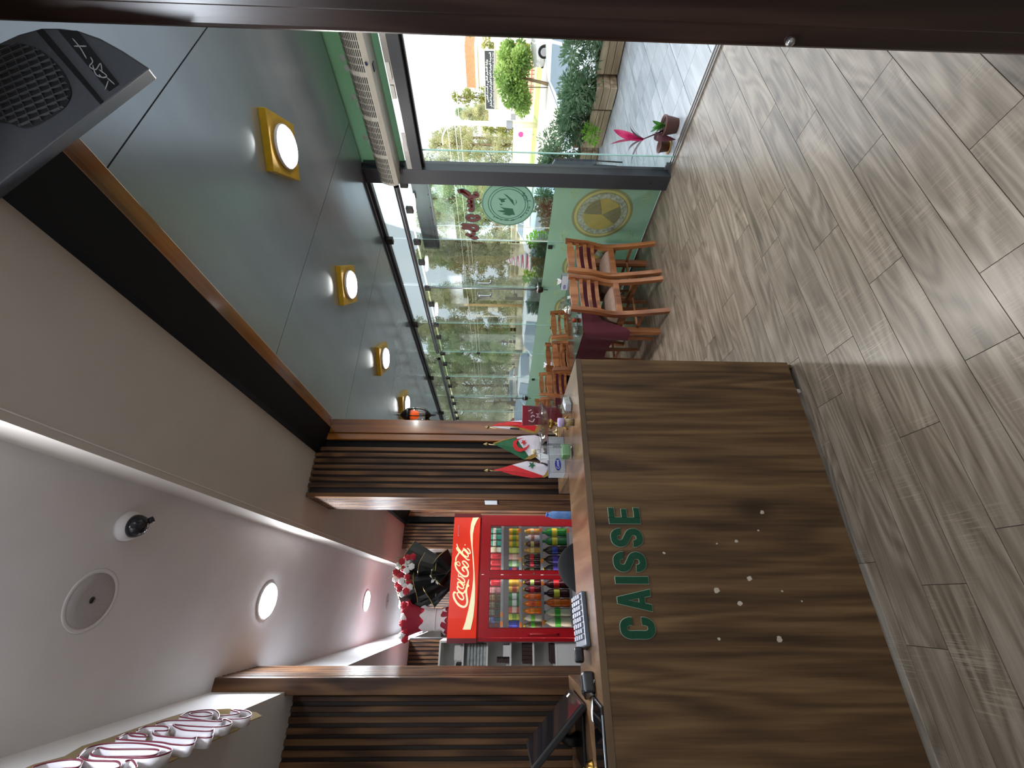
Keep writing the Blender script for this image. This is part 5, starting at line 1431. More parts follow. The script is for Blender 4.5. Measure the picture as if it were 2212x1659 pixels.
# ================================================================== DINING AREA
M_chair = wood('chair_beech', (104, 58, 30), (142, 87, 50), (172, 114, 72), 'Z', 1.4, 0.32, 1.0, coat=0.15, lines=12)
M_seatf = plain('seat_velvet', (138, 114, 100), 0.85, var=0.14, scale=18)
M_cloth = plain('burgundy_cloth', (74, 16, 30), 0.85, var=0.1, scale=30)
M_sheet = glass_thin('clear_plastic_sheet', (0.9, 0.88, 0.9), 0.9, 0.08)
def make_chair():
    r = thing('dining_chair', 'x', 'chair', (0, 0, 0), 0, 'wooden dining chairs')
    hw = 0.185
    # rear legs run up as the back posts in one S curve; the chair faces +Y, its back is at -Y
    for s in (-1, 1):
        q = MB(); g = []
        pts = catmull([(0, -0.055, 0.0), (0, -0.015, 0.20), (0, 0.015, 0.42), (0, 0.012, 0.52), (0, -0.028, 0.66), (0, -0.042, 0.76), (0, -0.062, 0.885)], 5)
        for i, p in enumerate(pts):
            w = 0.021; d = 0.017 + 0.006 * math.sin(pi * i / len(pts))
            g.append([(s * hw + a * w, p.y + b_ * d, p.z) for a, b_ in ((-1, -1), (1, -1), (1, 1), (-1, 1), (-1, -1))])
        q.surf(g, 0, False)
        q.add([g[0][k] for k in range(4)], [(0, 1, 2, 3)]); q.add([g[-1][k] for k in range(4)], [(0, 1, 2, 3)])
        q.build('back_post', M_chair, r)
        q = MB(); q.tube([(s * (hw - 0.005), 0.40, 0.0), (s * (hw - 0.005), 0.395, 0.22), (s * (hw - 0.005), 0.39, 0.42)], [0.021, 0.024, 0.026], 4, smooth=False)
        q.build('front_leg', M_chair, r)
        MB().box(s * hw - 0.012, s * hw + 0.012, 0.02, 0.385, 0.36, 0.42).build('side_rail', M_chair, r, bevel=0.003)
        MB().box(s * hw - 0.009, s * hw + 0.009, 0.0, 0.385, 0.20, 0.225).build('stretcher', M_chair, r, bevel=0.003)
    def slat(nm, z, h, y, dip, d=0.010):
        g = []
        for i in range(13):
            a = i / 12 * 2 - 1
            hh = h * (0.5 + (0.5 * (1 - a * a) if dip else 0.22))
            yy = y - 0.020 * (1 - a * a)
            zz = z + (0.012 * (1 - a * a) if not dip else 0)
            g.append([(a * (hw - 0.012), yy - d, zz - hh / 2), (a * (hw - 0.012), yy - d, zz + hh / 2), (a * (hw - 0.012), yy + d, zz + hh / 2), (a * (hw - 0.012), yy + d, zz - hh / 2), (a * (hw - 0.012), yy - d, zz - hh / 2)])
        MB().surf(g, 0, False).build(nm, M_chair, r)
    slat('crest_rail', 0.845, 0.075, -0.052, True)
    slat('back_slat', 0.765, 0.042, -0.042, False)
    slat('back_slat', 0.69, 0.042, -0.032, False)
    slat('back_slat', 0.615, 0.042, -0.018, False)
    MB().box(-hw + 0.012, hw - 0.012, -0.006, 0.022, 0.40, 0.452).build('rear_rail', M_chair, r, bevel=0.003)
    MB().box(-hw + 0.012, hw - 0.012, 0.375, 0.40, 0.36, 0.42).build('front_rail', M_chair, r, bevel=0.003)
    MB().box(-hw + 0.02, hw - 0.02, 0.19, 0.21, 0.203, 0.222).build('cross_stretcher', M_chair, r, bevel=0.003)
    g = []
    for i in range(13):
        u = i / 12 * 2 - 1
        g.append([(u * (hw + 0.012) * (1 - 0.03 * (abs(v_ - 0.5) * 2) ** 4), 0.015 + v_ * 0.41, 0.43 + 0.085 * (1 - abs(u) ** 3.5) ** 0.6 * (1 - abs(2 * v_ - 1) ** 3.5) ** 0.6) for v_ in [j / 10 for j in range(11)]])
    q = MB(); q.surf(g); q.box(-hw - 0.005, hw + 0.005, 0.02, 0.42, 0.405, 0.43)
    q.build('seat', M_seatf, r)
    return r
ch0 = make_chair()
spots = [(2.49, 2.985, 0.0, 'beech dining chair at the nearest table, the one beside the cash desk'), (2.945, 2.985, 0.0, 'beech dining chair at the nearest table, the one beside the green glass'),
         (2.62, 4.19, pi, 'chair across the nearest table, next to the desk corner'), (3.08, 4.19, pi, 'chair across the nearest table, next to the green glass'),
         (2.615, 4.985, 0.0, 'chair at the second table, the one showing three slats above the desk'), (3.045, 4.985, 0.0, 'chair at the second table half hidden behind another chair back'),
         (2.67, 5.87, pi, 'chair across the second table, hidden by the desk things'), (3.12, 5.87, pi, 'chair across the second table by the green glass'),
         (3.08, 6.90, 0.0, 'farthest visible chair, partly behind the red napkin pack'), (2.63, 6.90, 0.0, 'chair at the third table behind the glass dish')]
for i, (x, y, rz, lab) in enumerate(spots):
    if i == 0:
        ch0.location = (x, y, 0); ch0['label'] = lab
    else: copy_tree(ch0, (x, y, 0), rz, lab)
def make_table(x0, x1, y0, y1, nm, lab, labc):
    r = thing('dining_table', lab, 'table', ((x0 + x1) / 2, (y0 + y1) / 2, 0), 0, 'dining tables')
    a, b_ = (x1 - x0) / 2, (y1 - y0) / 2
    MB().box(-a, a, -b_, b_, 0.715, 0.742).build('top', M_chair, r, bevel=0.003)
    for sx in (-1, 1):
        for sy in (-1, 1):
            cx, cy = sx * (a - 0.085), sy * (b_ - 0.085)
            q = MB(); q.tube([(cx, cy, 0), (cx, cy, 0.3), (cx, cy, 0.715)], [0.036, 0.040, 0.044], 8, smooth=False)
            q.build('leg', M_chair, r)
        MB().box(sx * (a - 0.095) - 0.011, sx * (a - 0.095) + 0.011, -b_ + 0.1, b_ - 0.1, 0.64, 0.715).build('apron', M_chair, r)
    for sy in (-1, 1): MB().box(-a + 0.1, a - 0.1, sy * (b_ - 0.095) - 0.011, sy * (b_ - 0.095) + 0.011, 0.64, 0.715).build('apron', M_chair, r)
    # cloth with hanging sides
    c = thing('tablecloth', labc, 'tablecloth', ((x0 + x1) / 2, (y0 + y1) / 2, 0), 0, 'burgundy tablecloths')
    a += 0.012; b_ += 0.012
    per = []
    N = 30
    for i in range(N): per.append((-a + 2 * a * i / N, -b_, 0, -1))
    for i in range(N): per.append((a, -b_ + 2 * b_ * i / N, 1, 0))
    for i in range(N): per.append((a - 2 * a * i / N, b_, 0, 1))
    for i in range(N): per.append((-a, b_ - 2 * b_ * i / N, -1, 0))
    g = []
    for k, (px, py, nx, ny) in enumerate(per):
        cn = min(min(abs(px + a), abs(px - a)) / a, 1) if ny else min(min(abs(py + b_), abs(py - b_)) / b_, 1)
        corner = math.exp(-(cn * (a if ny else b_) / 0.10) ** 2)
        drop = (0.15 if ny else (0.28 if px < 0 else 0.12)) + ((0.26 if px < 0 else 0.1) if ny else (0.13 if px < 0 else 0.0)) * corner
        row_ = [(px, py, 0.746)]
        for j in range(1, 7):
            f = j / 6
            out = f * (0.008 + 0.010 * math.sin(k * 0.8)) + corner * f * 0.035
            sgx = math.copysign(1, px) if corner > 0.3 else nx
            sgy = math.copysign(1, py) if corner > 0.3 else ny
            row_.append((px + (nx + corner * sgx * 0.6) * out, py + (ny + corner * sgy * 0.6) * out, 0.746 - drop * f))
        g.append(row_)
    q = MB(); q.surf(g, 0, True, True)
    q.add([(p[0], p[1], 0.746) for p in per], [tuple(range(len(per)))])
    o = q.build('cloth', M_cloth, c, fixn=False)
    MB().box(-a - 0.004, a + 0.004, -b_ - 0.004, b_ + 0.004, 0.7475, 0.749).build('plastic_sheet', M_sheet, c)
    return r
make_table(2.19, 3.22, 3.13, 3.86, 't', 'nearest wooden dining table beside the cash desk', 'burgundy cloth under clear plastic on the nearest table')
make_table(2.19, 3.34, 5.14, 5.80, 't', 'second wooden dining table along the glass wall', 'burgundy cloth on the second table along the glass wall')
make_table(2.19, 3.34, 7.05, 7.71, 't', 'third wooden dining table behind the glass dish', 'burgundy cloth on the third table, hardly visible')
TZ = 0.749
tissue_box((3.27, 3.66, TZ), -1.2, 'patterned tissue box on the nearest table by the glass', 0.8, 0.09)
tissue_box((3.15, 5.36, TZ), -1.2, 'tissue box with large tissue on the second table', 0.8, 0.12)
r = thing('sugar_pot', 'ornate silver sugar pot on the nearest table', 'pot', (2.66, 3.40, TZ))
M_silver = plain('patterned_silver', (176, 180, 170), 0.3, 0.6, var=0.35, scale=70)
MB().lathe([(0.028, 0), (0.03, 0.004), (0.018, 0.014), (0.04, 0.035), (0.046, 0.055), (0.038, 0.075)], n=20).build('bowl', M_silver, r, fixn=False)
MB().lathe([(0.039, 0.075), (0.034, 0.09), (0.016, 0.105), (0.006, 0.112), (0.009, 0.12), (0.0, 0.13)], n=20).build('lid', M_silver, r, fixn=False)
r = thing('tea_glass', 'small tulip glass of amber tea on the nearest table', 'glass', (2.48, 3.335, TZ))
MB().lathe([(0.02, 0), (0.024, 0.004), (0.025, 0.03), (0.02, 0.045), (0.022, 0.065), (0.027, 0.085)], n=18).build('glass', M_clear, r, fixn=False)
MB().lathe([(0.0, 0.005), (0.022, 0.005), (0.023, 0.03), (0.019, 0.044), (0.0, 0.045)], n=18).build('tea', plain('amber_tea', (196, 72, 16), 0.1, var=0, trans=0.3), r)
MB().lathe([(0.0, -0.0), (0.05, 0.002), (0.055, 0.008), (0.052, 0.006), (0.0, 0.003)], n=22).build('saucer', M_clear, r)
r = thing('water_glass', 'short clear drinking glass on the nearest table by the window', 'glass', (3.02, 3.70, TZ))
MB().lathe([(0.026, 0), (0.03, 0.003), (0.034, 0.09)], n=18).build('glass', M_clear, r, fixn=False)
r = thing('glass_ashtray', 'cut glass ashtray on the nearest table by the desk corner', 'ashtray', (2.37, 3.36, TZ))
MB().lathe([(0.0, 0.006), (0.045, 0.007), (0.05, 0.03), (0.065, 0.032), (0.058, 0.0), (0.0, 0.0)], n=24, wob=lambda k, n, j: 1 + 0.03 * (k % 2)).build('dish', M_clear, r)
r = thing('place_card', 'small white folded card on the nearest table', 'card', (2.9, 3.50, TZ), 0.4)
MB().add([(-0.03, -0.015, 0), (0.03, -0.015, 0), (0.03, 0, 0.045), (-0.03, 0, 0.045), (-0.03, 0.015, 0), (0.03, 0.015, 0)], [(0, 1, 2, 3), (3, 2, 5, 4)]).build('card', M_paper, r, fixn=False)

# folding door hardware on the glass wall
M_chrome = plain('chrome', (190, 192, 194), 0.12, 0.95, var=0)
M_rod = plain('rod_grey', (178, 184, 186), 0.25, 0.7, var=0.03)
HW = [('nearest', 3.95), ('far', 7.027)]
for nm, yj in HW:
    r = thing('door_rod', 'slim vertical rod with lock knob at the %s folding glass door' % nm, 'door rod', (GX - 0.03, yj, 1.05))
    MB().cyl((0, 0, 0.04), (0, 0, 1.34), 0.009, n=10).build('rod', M_rod, r)
    MB().lathe([(0.0, -0.055), (0.028, -0.05), (0.04, -0.02), (0.042, 0.01), (0.03, 0.045), (0.0, 0.05)], n=18).build('knob', plain('dark_bronze', (58, 44, 40), 0.2, 0.6), r)
    MB().lathe([(0.043, 0.006), (0.045, 0.012), (0.045, 0.02), (0.04, 0.026)], n=18).build('ring', M_chrome, r, fixn=False)
    MB().cyl((0, 0, -0.06), (0, 0, -0.11), 0.005, n=8).build('pin', M_dark, r)
    for k, dy in enumerate((-0.11, 0.12)):
        h = thing('bow_handle', 'chrome bow handle, %s of the pair on the %s folding glass door' % (('right', 'left')[k], nm), 'handle', (GX - 0.006, yj + dy, 1.72))
        q = MB(); q.tube(catmull([(0, 0, 0.085), (-0.03, 0, 0.08), (-0.04, 0, 0.05), (-0.04, 0, -0.05), (-0.03, 0, -0.08), (0, 0, -0.085)], 5), 0.0095, 10)
        q.build('bow', M_chrome, h)
        for zz in (0.085, -0.085): MB().cyl((0, 0, zz), (-0.006, 0, zz), 0.014, n=12).build('rose', M_chrome, h)
for k, (yy, zz) in enumerate(((3.27, 0.985), (4.76, 0.80), (5.466, 1.86), (6.30, 0.95), (6.32, 0.68))):
    o = MB().box(GX - 0.03, GX - 0.007, yy - 0.02, yy + 0.02, zz - 0.025, zz + 0.025).build('glass_fitting', M_plblk, bevel=0.004)
    tag(o, 'small black fitting on the glass, %s from the door post' % OR[k], 'fitting', 'black fittings on the glass wall')
# ================================================================== OUTSIDE
GZ = -0.62
M_road = plain('pale_road', (196, 188, 174), 0.9, var=0.06, scale=0.6)
M_kerb = plain('kerb_stone', (214, 206, 190), 0.85, var=0.05, scale=3)
M_verge = plain('dry_grass', (150, 160, 92), 0.95, var=0.25, scale=1.2)
o = MB().box(6.95, 140, -60, 220, GZ - 0.2, GZ).build('street', M_road); struct(o, 'pale street beyond the terrace')
o = MB().box(27.0, 33.0, -60, 220, GZ, GZ + 0.03).build('verge', M_verge); struct(o, 'strip of dry grass across the street')
o = MB().box(26.7, 27.0, -60, 220, GZ, GZ + 0.10).box(33.0, 33.3, -60, 220, GZ, GZ + 0.10).build('kerb', M_kerb); struct(o)
o = MB().box(33.3, 140, -60, 220, GZ, GZ + 0.02).build('campus_ground', plain('campus_earth', (176, 164, 128), 0.95, var=0.15, scale=0.4)); struct(o)
# potted cordyline by the door
M_pot = plain('brown_pot', (96, 58, 46), 0.5, var=0.05)
M_soil = plain('soil', (50, 38, 30), 0.95, var=0.2, scale=60)
M_pink = leafmat('pink_leaf', (150, 24, 70), (200, 40, 100), (220, 70, 120), 0.35, 0.3, 6)
M_maroon = leafmat('maroon_leaf', (50, 22, 30), (74, 30, 42), (100, 40, 54), 0.35, 0.2, 6)
M_gleaf = leafmat('pot_green_leaf', (40, 90, 36), (70, 130, 50), (110, 160, 70), 0.4, 0.3, 6)
def blade(p0, p1, w, sag, mat, par, nm='leaf', n=9):
    p0, p1 = Vector(p0), Vector(p1)
    d = p1 - p0
    side = d.cross(Vector((0, 0, 1)))
    side = side.normalized() if side.length > 1e-4 else Vector((1, 0, 0))
    up = side.cross(d).normalized()
    g = []
    for i in range(n):
        t_ = i / (n - 1)
        c = p0 + d * t_ + Vector((0, 0, sag * 4 * t_ * (1 - t_)))
        ww = w * (math.sin(pi * min(1, t_ * 0.92 + 0.08)) ** 0.8)
        g.append([c - side * ww / 2 + up * 0.12 * ww, c, c + side * ww / 2 + up * 0.12 * ww])
    return MB().surf(g).build(nm, mat, par, fixn=False)
r = thing('potted_cordyline', 'brown pot with a pink and maroon leaved plant at the door sill', 'potted plant', (3.66, 2.10, 0))
MB().lathe([(0.0, 0.0), (0.058, 0.0), (0.078, 0.105), (0.083, 0.107), (0.083, 0.122), (0.076, 0.122), (0.07, 0.1), (0.0, 0.098)], n=26).build('pot', M_pot, r)
MB().lathe([(0.0, 0.103), (0.071, 0.1)], n=20).build('soil', M_soil, r, fixn=False)
MB().tube([(0.02, 0.05, 0.09), (0.0, 0.08, 0.17), (-0.02, 0.11, 0.26)], [0.007, 0.006, 0.005], 8).build('stem', M_maroon, r)
top = (-0.02, 0.11, 0.26)
blade(top, (-0.06, 0.145, 0.56), 0.075, 0.03, M_pink, r)
blade(top, (-0.05, 0.02, 0.555), 0.085, 0.02, M_pink, r)
blade(top, (-0.02, -0.02, 0.42), 0.05, 0.03, M_maroon, r)
blade(top, (-0.03, -0.12, 0.44), 0.012, 0.05, M_maroon, r)
blade(top, (0.0, 0.27, 0.34), 0.03, 0.05, M_maroon, r)
blade(top, (-0.05, 0.30, 0.22), 0.028, 0.06, M_maroon, r)
blade(top, (-0.05, 0.36, 0.30), 0.045, 0.03, M_maroon, r)
blade((0.0, 0.08, 0.17), (-0.10, 0.06, 0.0), 0.07, 0.05, M_maroon, r)
for k in range(9):
    a = 0.7 * k
    blade((0.0, 0.0, 0.10), (0.06 * math.cos(a), 0.05 * math.sin(a) + 0.02, 0.17 + 0.02 * (k % 3)), 0.035, 0.01, M_gleaf, r)
r = thing('spare_pot', 'small brown flower pot behind the pink leaved plant', 'pot', (3.66, 2.285, 0))
MB().lathe([(0.0, 0), (0.04, 0), (0.052, 0.08), (0.056, 0.082), (0.056, 0.095), (0.05, 0.095), (0.045, 0.07), (0.0, 0.07)], n=22).build('pot', M_pot, r)
MB().lathe([(0.06, 0.0), (0.064, 0.008), (0.0, 0.004)], n=22).build('saucer', plain('ochre_saucer', (176, 140, 70), 0.6), r)
# dark menu board with legs
r = thing('menu_board', 'dark standing board on thin black legs seen through the door leaf', 'board', (4.95, 3.30, 0), 0.75)
MB().box(-0.02, 0.34, -0.012, 0.012, 0.32, 0.86).build('panel', plain('slate_panel', (52, 62, 74), 0.5), r, bevel=0.004)
for x in (0.0, 0.30): MB().tube([(x, 0.0, 0.33), (x, 0.01, 0.0)], 0.009, 8).build('leg', M_plblk, r)
q = MB(); q.box(0.05, 0.27, -0.0135, -0.012, 0.62, 0.63).box(0.05, 0.27, -0.0135, -0.012, 0.58, 0.59).box(0.08, 0.24, -0.0135, -0.012, 0.54, 0.55)
q.build('chalk_lines', plain('chalk', (120, 130, 140), 0.8), r)['kind'] = 'stuff'
# wooden planter boxes with oleander
M_pwood = wood('planter_wood', (118, 98, 76), (162, 140, 112), (190, 170, 142), 'X', 1.5, 0.7, 1.0, lines=10)
M_ole = leafmat('oleander_leaf', (66, 94, 66), (104, 134, 98), (160, 182, 146), 0.42, 0.4, 5)
M_branch = plain('shrub_branch', (120, 104, 80), 0.8)
M_lime = leafmat('lime_leaf', (90, 150, 30), (130, 190, 50), (170, 210, 80), 0.5, 0.45, 5)
def leaves(n, blobs, length, width, rr, droop=0.2):
    vs = []; fs = []
    for k in range(n):
        c, s = rr.choice(blobs)
        u = Vector((rr.gauss(0, 1), rr.gauss(0, 1), rr.gauss(0, 1))).normalized()
        p = Vector(c) + Vector((u.x * s[0], u.y * s[1], u.z * s[2])) * (rr.random() ** 0.4)
        d = (u + Vector((rr.uniform(-.6, .6), rr.uniform(-.6, .6), rr.uniform(-.2, .8)))).normalized()
        sd_ = d.cross(Vector((rr.uniform(-1, 1), rr.uniform(-1, 1), rr.uniform(-1, 1)))).normalized()
        l = length * rr.uniform(0.7, 1.2); w = width * rr.uniform(0.8, 1.2)
        o_ = len(vs)
        m_ = p + d * l * 0.5
        vs += [p, m_ + sd_ * w / 2, p + d * l - Vector((0, 0, droop * l)), m_ - sd_ * w / 2]
        fs.append((o_, o_ + 1, o_ + 2, o_ + 3))
    b = MB(); b.add(vs, fs)
    return b
PLN = [(6.40, 2.43, 1.0, 1.62, 'rightmost planter box'), (6.22, 3.12, 0.30, 1.40, 'short planter box beside the light gap'), (6.33, 3.60, 0.62, 1.38, 'planter box in the middle of the terrace edge'), (6.52, 4.42, 0.72, 1.5, 'planter box partly behind the sliding door leaf'), (6.55, 5.35, 1.0, 1.57, 'planter box behind the first green glass panel'), (6.55, 6.6, 1.2, 1.57, 'planter box behind the second green glass panel'), (6.55, 8.0, 1.2, 1.57, 'planter box behind the third green glass panel')]
for i, (x, y, l, a, lab) in enumerate(PLN):
    r = thing('planter_box', 'weathered wooden ' + lab, 'planter', (x, y, 0), a, 'wooden planter boxes')
    for sy in (-1, 1):
        for k in range(3):
            MB().box(-l / 2, l / 2, sy * 0.16 - 0.012, sy * 0.16 + 0.012, 0.012 + k * 0.092, 0.098 + k * 0.092).build('plank', M_pwood, r, bevel=0.004)
    for sx in (-1, 1):
        for k in range(3):
            MB().box(sx * (l / 2 - 0.012) - 0.012, sx * (l / 2 - 0.012) + 0.012, -0.147, 0.147, 0.012 + k * 0.092, 0.098 + k * 0.092).build('plank', M_pwood, r, bevel=0.004)
    MB().box(-l / 2 + 0.025, l / 2 - 0.025, -0.147, 0.147, 0.0, 0.245).build('soil', M_soil, r)
    rr = random.Random(40 + i)
    s = thing('oleander_shrub', 'narrow leaved green shrub growing in the ' + lab, 'shrub', (x, y, 0.246), a, 'oleander shrubs in the planters')
    hgt = (0.40, 0.40, 0.48, 0.60)[i] if i < 4 else (0.62 if i == 4 else 0.55)
    blobs = [((rr.uniform(-l / 2, l / 2) * 0.85, rr.uniform(-0.16, 0.16), rr.uniform(0.10, hgt)), (0.17, 0.17, 0.13)) for _ in range(int(9 + 12 * l))]
    n = int(1300 + 1700 * l)
    leaves(n, blobs, 0.095, 0.022, rr).build('foliage', M_ole, s, fixn=False)['kind'] = 'stuff'
    q = MB()
    for k in range(int(5 + 6 * l)):
        c, _ = blobs[k % len(blobs)]
        q.tube([(c[0] * 0.7, c[1] * 0.5, 0.0), (c[0] * 0.85, c[1] * 0.8, c[2] * 0.5), c], [0.009, 0.007, 0.003], 5)
    q.build('branches', M_branch, s)
r = thing('trailing_fern', 'bright lime green sprig hanging over the middle planter box', 'plant', (6.14, 3.62, 0.246))
rr = random.Random(5)
leaves(220, [((-0.05, 0, 0.05), (0.10, 0.12, 0.06)), ((-0.12, 0.02, -0.04), (0.05, 0.12, 0.07))], 0.06, 0.02, rr).build('foliage', M_lime, r, fixn=False)['kind'] = 'stuff'
q = MB(); q.tube([(0.1, 0, 0.0), (0, 0, 0.04), (-0.1, 0, 0.02)], [0.006, 0.005, 0.002], 5); q.build('stem', M_branch, r)
o = MB().box(6.86, 6.95, 3.95, 4.35, 0.0, 0.34).build('low_screen', plain('pale_red_panel', (226, 120, 130), 0.5)); tag(o, 'pale red panel low behind the planter boxes', 'panel')
# low edge wall of the terrace
o = MB().box(6.80, 6.95, -3, 12, -0.006, 0.10).build('wall_terrace', plain('terrace_edge', (198, 190, 176), 0.85, var=0.05)); struct(o, 'low pale edge wall of the terrace')

# parked cars, nose towards the terrace
M_tyre = plain('tyre', (22, 22, 24), 0.8)
M_rim = plain('wheel_rim', (160, 162, 166), 0.3, 0.7, var=0)
M_cglass = plain('car_glass', (120, 138, 152), 0.05, 0.0, 0.8, var=0)
M_lampc = plain('headlamp', (206, 212, 216), 0.1, var=0)
M_trimb = plain('car_black_trim', (18, 18, 20), 0.5)
M_platew = plain('number_plate', (226, 226, 222), 0.4, var=0)
M_tail = plain('tail_lamp', (170, 20, 24), 0.2, var=0)
def car(loc, rz, c, label, group, h=1.0):
    paint = plain('car_paint_%d_%d_%d' % c, c, 0.18, 0.15, 0.6, 0.6, var=0)
    r = thing('car', label, 'car', loc, rz, group)
    st = [(2.0, 0.74, 0.32, 0.62), (1.93, 0.80, 0.24, 0.78), (1.70, 0.84, 0.20, 0.88), (1.3, 0.86, 0.20, 0.94), (0.95, 0.86, 0.20, 0.98), (0.2, 0.87, 0.20, 0.97), (-0.8, 0.87, 0.20, 0.99), (-1.5, 0.86, 0.22, 1.0), (-1.85, 0.82, 0.26, 0.98), (-1.98, 0.76, 0.34, 0.80)]
    g = []
    for (x, w, zb, zt) in st:
        zm = (zb + zt) / 2
        g.append([(x, y, z * h) for y, z in ((-w * 0.9, zb), (-w, zb + 0.1), (-w * 1.01, zm + 0.06), (-w * 0.96, zt - 0.07), (-w * 0.86, zt), (0, zt + 0.025), (w * 0.86, zt), (w * 0.96, zt - 0.07), (w * 1.01, zm + 0.06), (w, zb + 0.1), (w * 0.9, zb), (-w * 0.9, zb))])
    q = MB(); q.surf(g)
    for e in (g[0], g[-1]): q.add(e[:-1], [tuple(range(len(e) - 1))])
    q.build('body', paint, r)
    gh = [(0.98, 0.73, 0.98, 0.985), (0.30, 0.62, 0.96, 1.36), (-0.3, 0.60, 0.96, 1.42), (-1.0, 0.60, 0.96, 1.41), (-1.5, 0.61, 0.96, 1.34), (-1.86, 0.70, 0.96, 1.0)]
    g = []
    for (x, w, zb, zt) in gh:
        g.append([(x, y, z * h) for y, z in ((-0.79, zb), (-w - 0.02, zt - 0.05), (-w + 0.05, zt), (0, zt + 0.015), (w - 0.05, zt), (w + 0.02, zt - 0.05), (0.79, zb))])
    MB().surf(g).build('roof', paint, r, fixn=False)
    def pane(nm, pts, off, m=M_cglass):
        a = [Vector((p[0], p[1], p[2] * h)) for p in pts]
        nrm = (a[1] - a[0]).cross(a[2] - a[0]).normalized()
        if nrm.dot(Vector(off)) < 0: nrm = -nrm
        n_ = len(a)
        MB().add([p + nrm * 0.012 for p in a] + [p - nrm * 0.01 for p in a], [tuple(range(n_)), tuple(range(n_, 2 * n_))[::-1]] + [(i, i + n_, (i + 1) % n_ + n_, (i + 1) % n_) for i in range(n_)]).build(nm, m, r)
    pane('windscreen', [(0.96, -0.68, 0.995), (0.96, 0.68, 0.995), (0.33, 0.58, 1.345), (0.33, -0.58, 1.345)], (1, 0, 0.3))
    pane('rear_window', [(-1.84, -0.6, 1.03), (-1.84, 0.6, 1.03), (-1.53, 0.55, 1.32), (-1.53, -0.55, 1.32)], (-1, 0, 0.3))
    for s in (-1, 1):
        pane('side_window', [(0.72, s * 0.775, 1.0), (-0.28, s * 0.785, 1.0), (-0.28, s * 0.64, 1.35), (0.28, s * 0.655, 1.32)], (0, s, 0.3))
        pane('side_window', [(-0.34, s * 0.785, 1.0), (-1.4, s * 0.78, 1.02), (-1.25, s * 0.65, 1.33), (-0.34, s * 0.64, 1.355)], (0, s, 0.3))
        q = MB(); q.obox((0.72, s * 0.93, 1.02 * h), (0.12, 0.16, 0.11)); q.build('mirror', paint, r, bevel=0.02)
        MB().obox((1.90, s * 0.62, 0.70 * h), (0.16, 0.30, 0.13), Euler((0, -0.35, -s * 0.35)).to_matrix()).build('headlight', M_lampc, r, bevel=0.03)
        MB().obox((-1.93, s * 0.66, 0.82 * h), (0.1, 0.2, 0.18)).build('tail_light', M_tail, r, bevel=0.02)
        for x in (1.22, -1.22):
            w = MB(); w.tube([(x, s * 0.70, 0.30), (x, s * 0.90, 0.30)], 0.30, 22)
            wo = w.build('wheel', M_tyre, r)
            MB().tube([(x, s * 0.885, 0.30), (x, s * 0.91, 0.30)], 0.19, 14).build('rim', M_rim, wo)
    MB().box(1.975, 2.012, -0.42, 0.42, 0.40 * h, 0.56 * h).build('grille', M_trimb, r, bevel=0.01)
    q = MB()
    for k in range(9): q.box(2.008, 2.02, -0.4 + k * 0.095, -0.385 + k * 0.095, 0.41 * h, 0.55 * h)
    q.build('grille_bars', M_rim, r)['kind'] = 'stuff'
    MB().box(1.985, 2.024, -0.24, 0.24, 0.585 * h, 0.69 * h).build('number_plate', M_platew, r)
    MB().box(1.7, 2.03, -0.76, 0.76, 0.26 * h, 0.39 * h).build('bumper', M_trimb, r, bevel=0.03)
    q = MB()
    for s in (-0.25, 0.35): q.tube([(0.985, s, 1.0 * h), (0.80, s - 0.3, 1.105 * h)], 0.008, 5)
    q.build('wipers', M_trimb, r)['kind'] = 'stuff'
    return r
for i, (y, c, lab) in enumerate(((3.75, (196, 208, 220), 'pale blue car parked behind the planters in the open doorway'), (8.15, (176, 196, 214), 'blue grey car seen through the first glass panel'), (12.5, (224, 228, 230), 'white car parked beyond the second glass panel'), (17.0, (196, 202, 206), 'silver car parked beyond the third glass panel'), (21.4, (70, 94, 130), 'dark blue car parked beyond the fourth glass panel'))):
    car((8.95, y, GZ), pi / 2 + (0.02 if i % 2 else -0.02), c, lab, 'cars parked along the terrace')
car((21.5, 41.0, GZ), 1.9, (206, 206, 204), 'white car driving on the far street', 'cars on the street')
car((24.0, 47.5, GZ), -1.1, (60, 64, 70), 'dark car on the far street beyond the white car', 'cars on the street')
car((17.5, 46.0, GZ), 1.9, (180, 30, 40), 'red car parked beside the grass', 'cars on the street')
car((24.5, 9.0, GZ), 1.5, (232, 234, 236), 'white car across the street behind the round tree', 'cars on the street')
car((20.5, 17.6, GZ), 1.6, (236, 238, 240), 'white car passing behind the ice cream cone', 'cars on the street')

# giant ice cream cone
r = thing('ice_cream_cone', 'large plastic ice cream cone with pink ripple among the shrubs', 'display cone', (7.45, 7.65, GZ))
M_waf = plain('waffle', (214, 160, 90), 0.6, var=0.15, scale=20)
M_ice = plain('ice_white', (240, 238, 240), 0.4, var=0.02)
M_ipink = plain('ice_pink', (220, 90, 140), 0.4, var=0.05)
MB().cyl((0, 0, 0.0), (0, 0, 0.95), 0.03, n=10).build('stand', M_plblk, r)
MB().lathe([(0.0, 0.93), (0.03, 0.94), (0.10, 1.25), (0.14, 1.42)], n=20).build('waffle_cone', M_waf, r, fixn=False)
rows = []
q = MB()
for k in range(5):
    z0 = 1.42 + k * 0.115; r0 = 0.235 * (1 - k / 5.6)
    q.lathe([(r0 * 0.6, z0 - 0.02), (r0, z0 + 0.02), (r0 * 1.02, z0 + 0.06), (r0 * 0.7, z0 + 0.12)], n=22, m=0)
q.lathe([(0.05, 1.98), (0.02, 2.04), (0.0, 2.08)], n=14)
q.build('swirl', M_ice, r, fixn=False)
q = MB()
sp_ = [Vector((0.215 * (1 - t_ / 60 * 0.85) * math.cos(t_ * 0.55), 0.215 * (1 - t_ / 60 * 0.85) * math.sin(t_ * 0.55), 1.46 + t_ * 0.0095)) for t_ in range(58)]
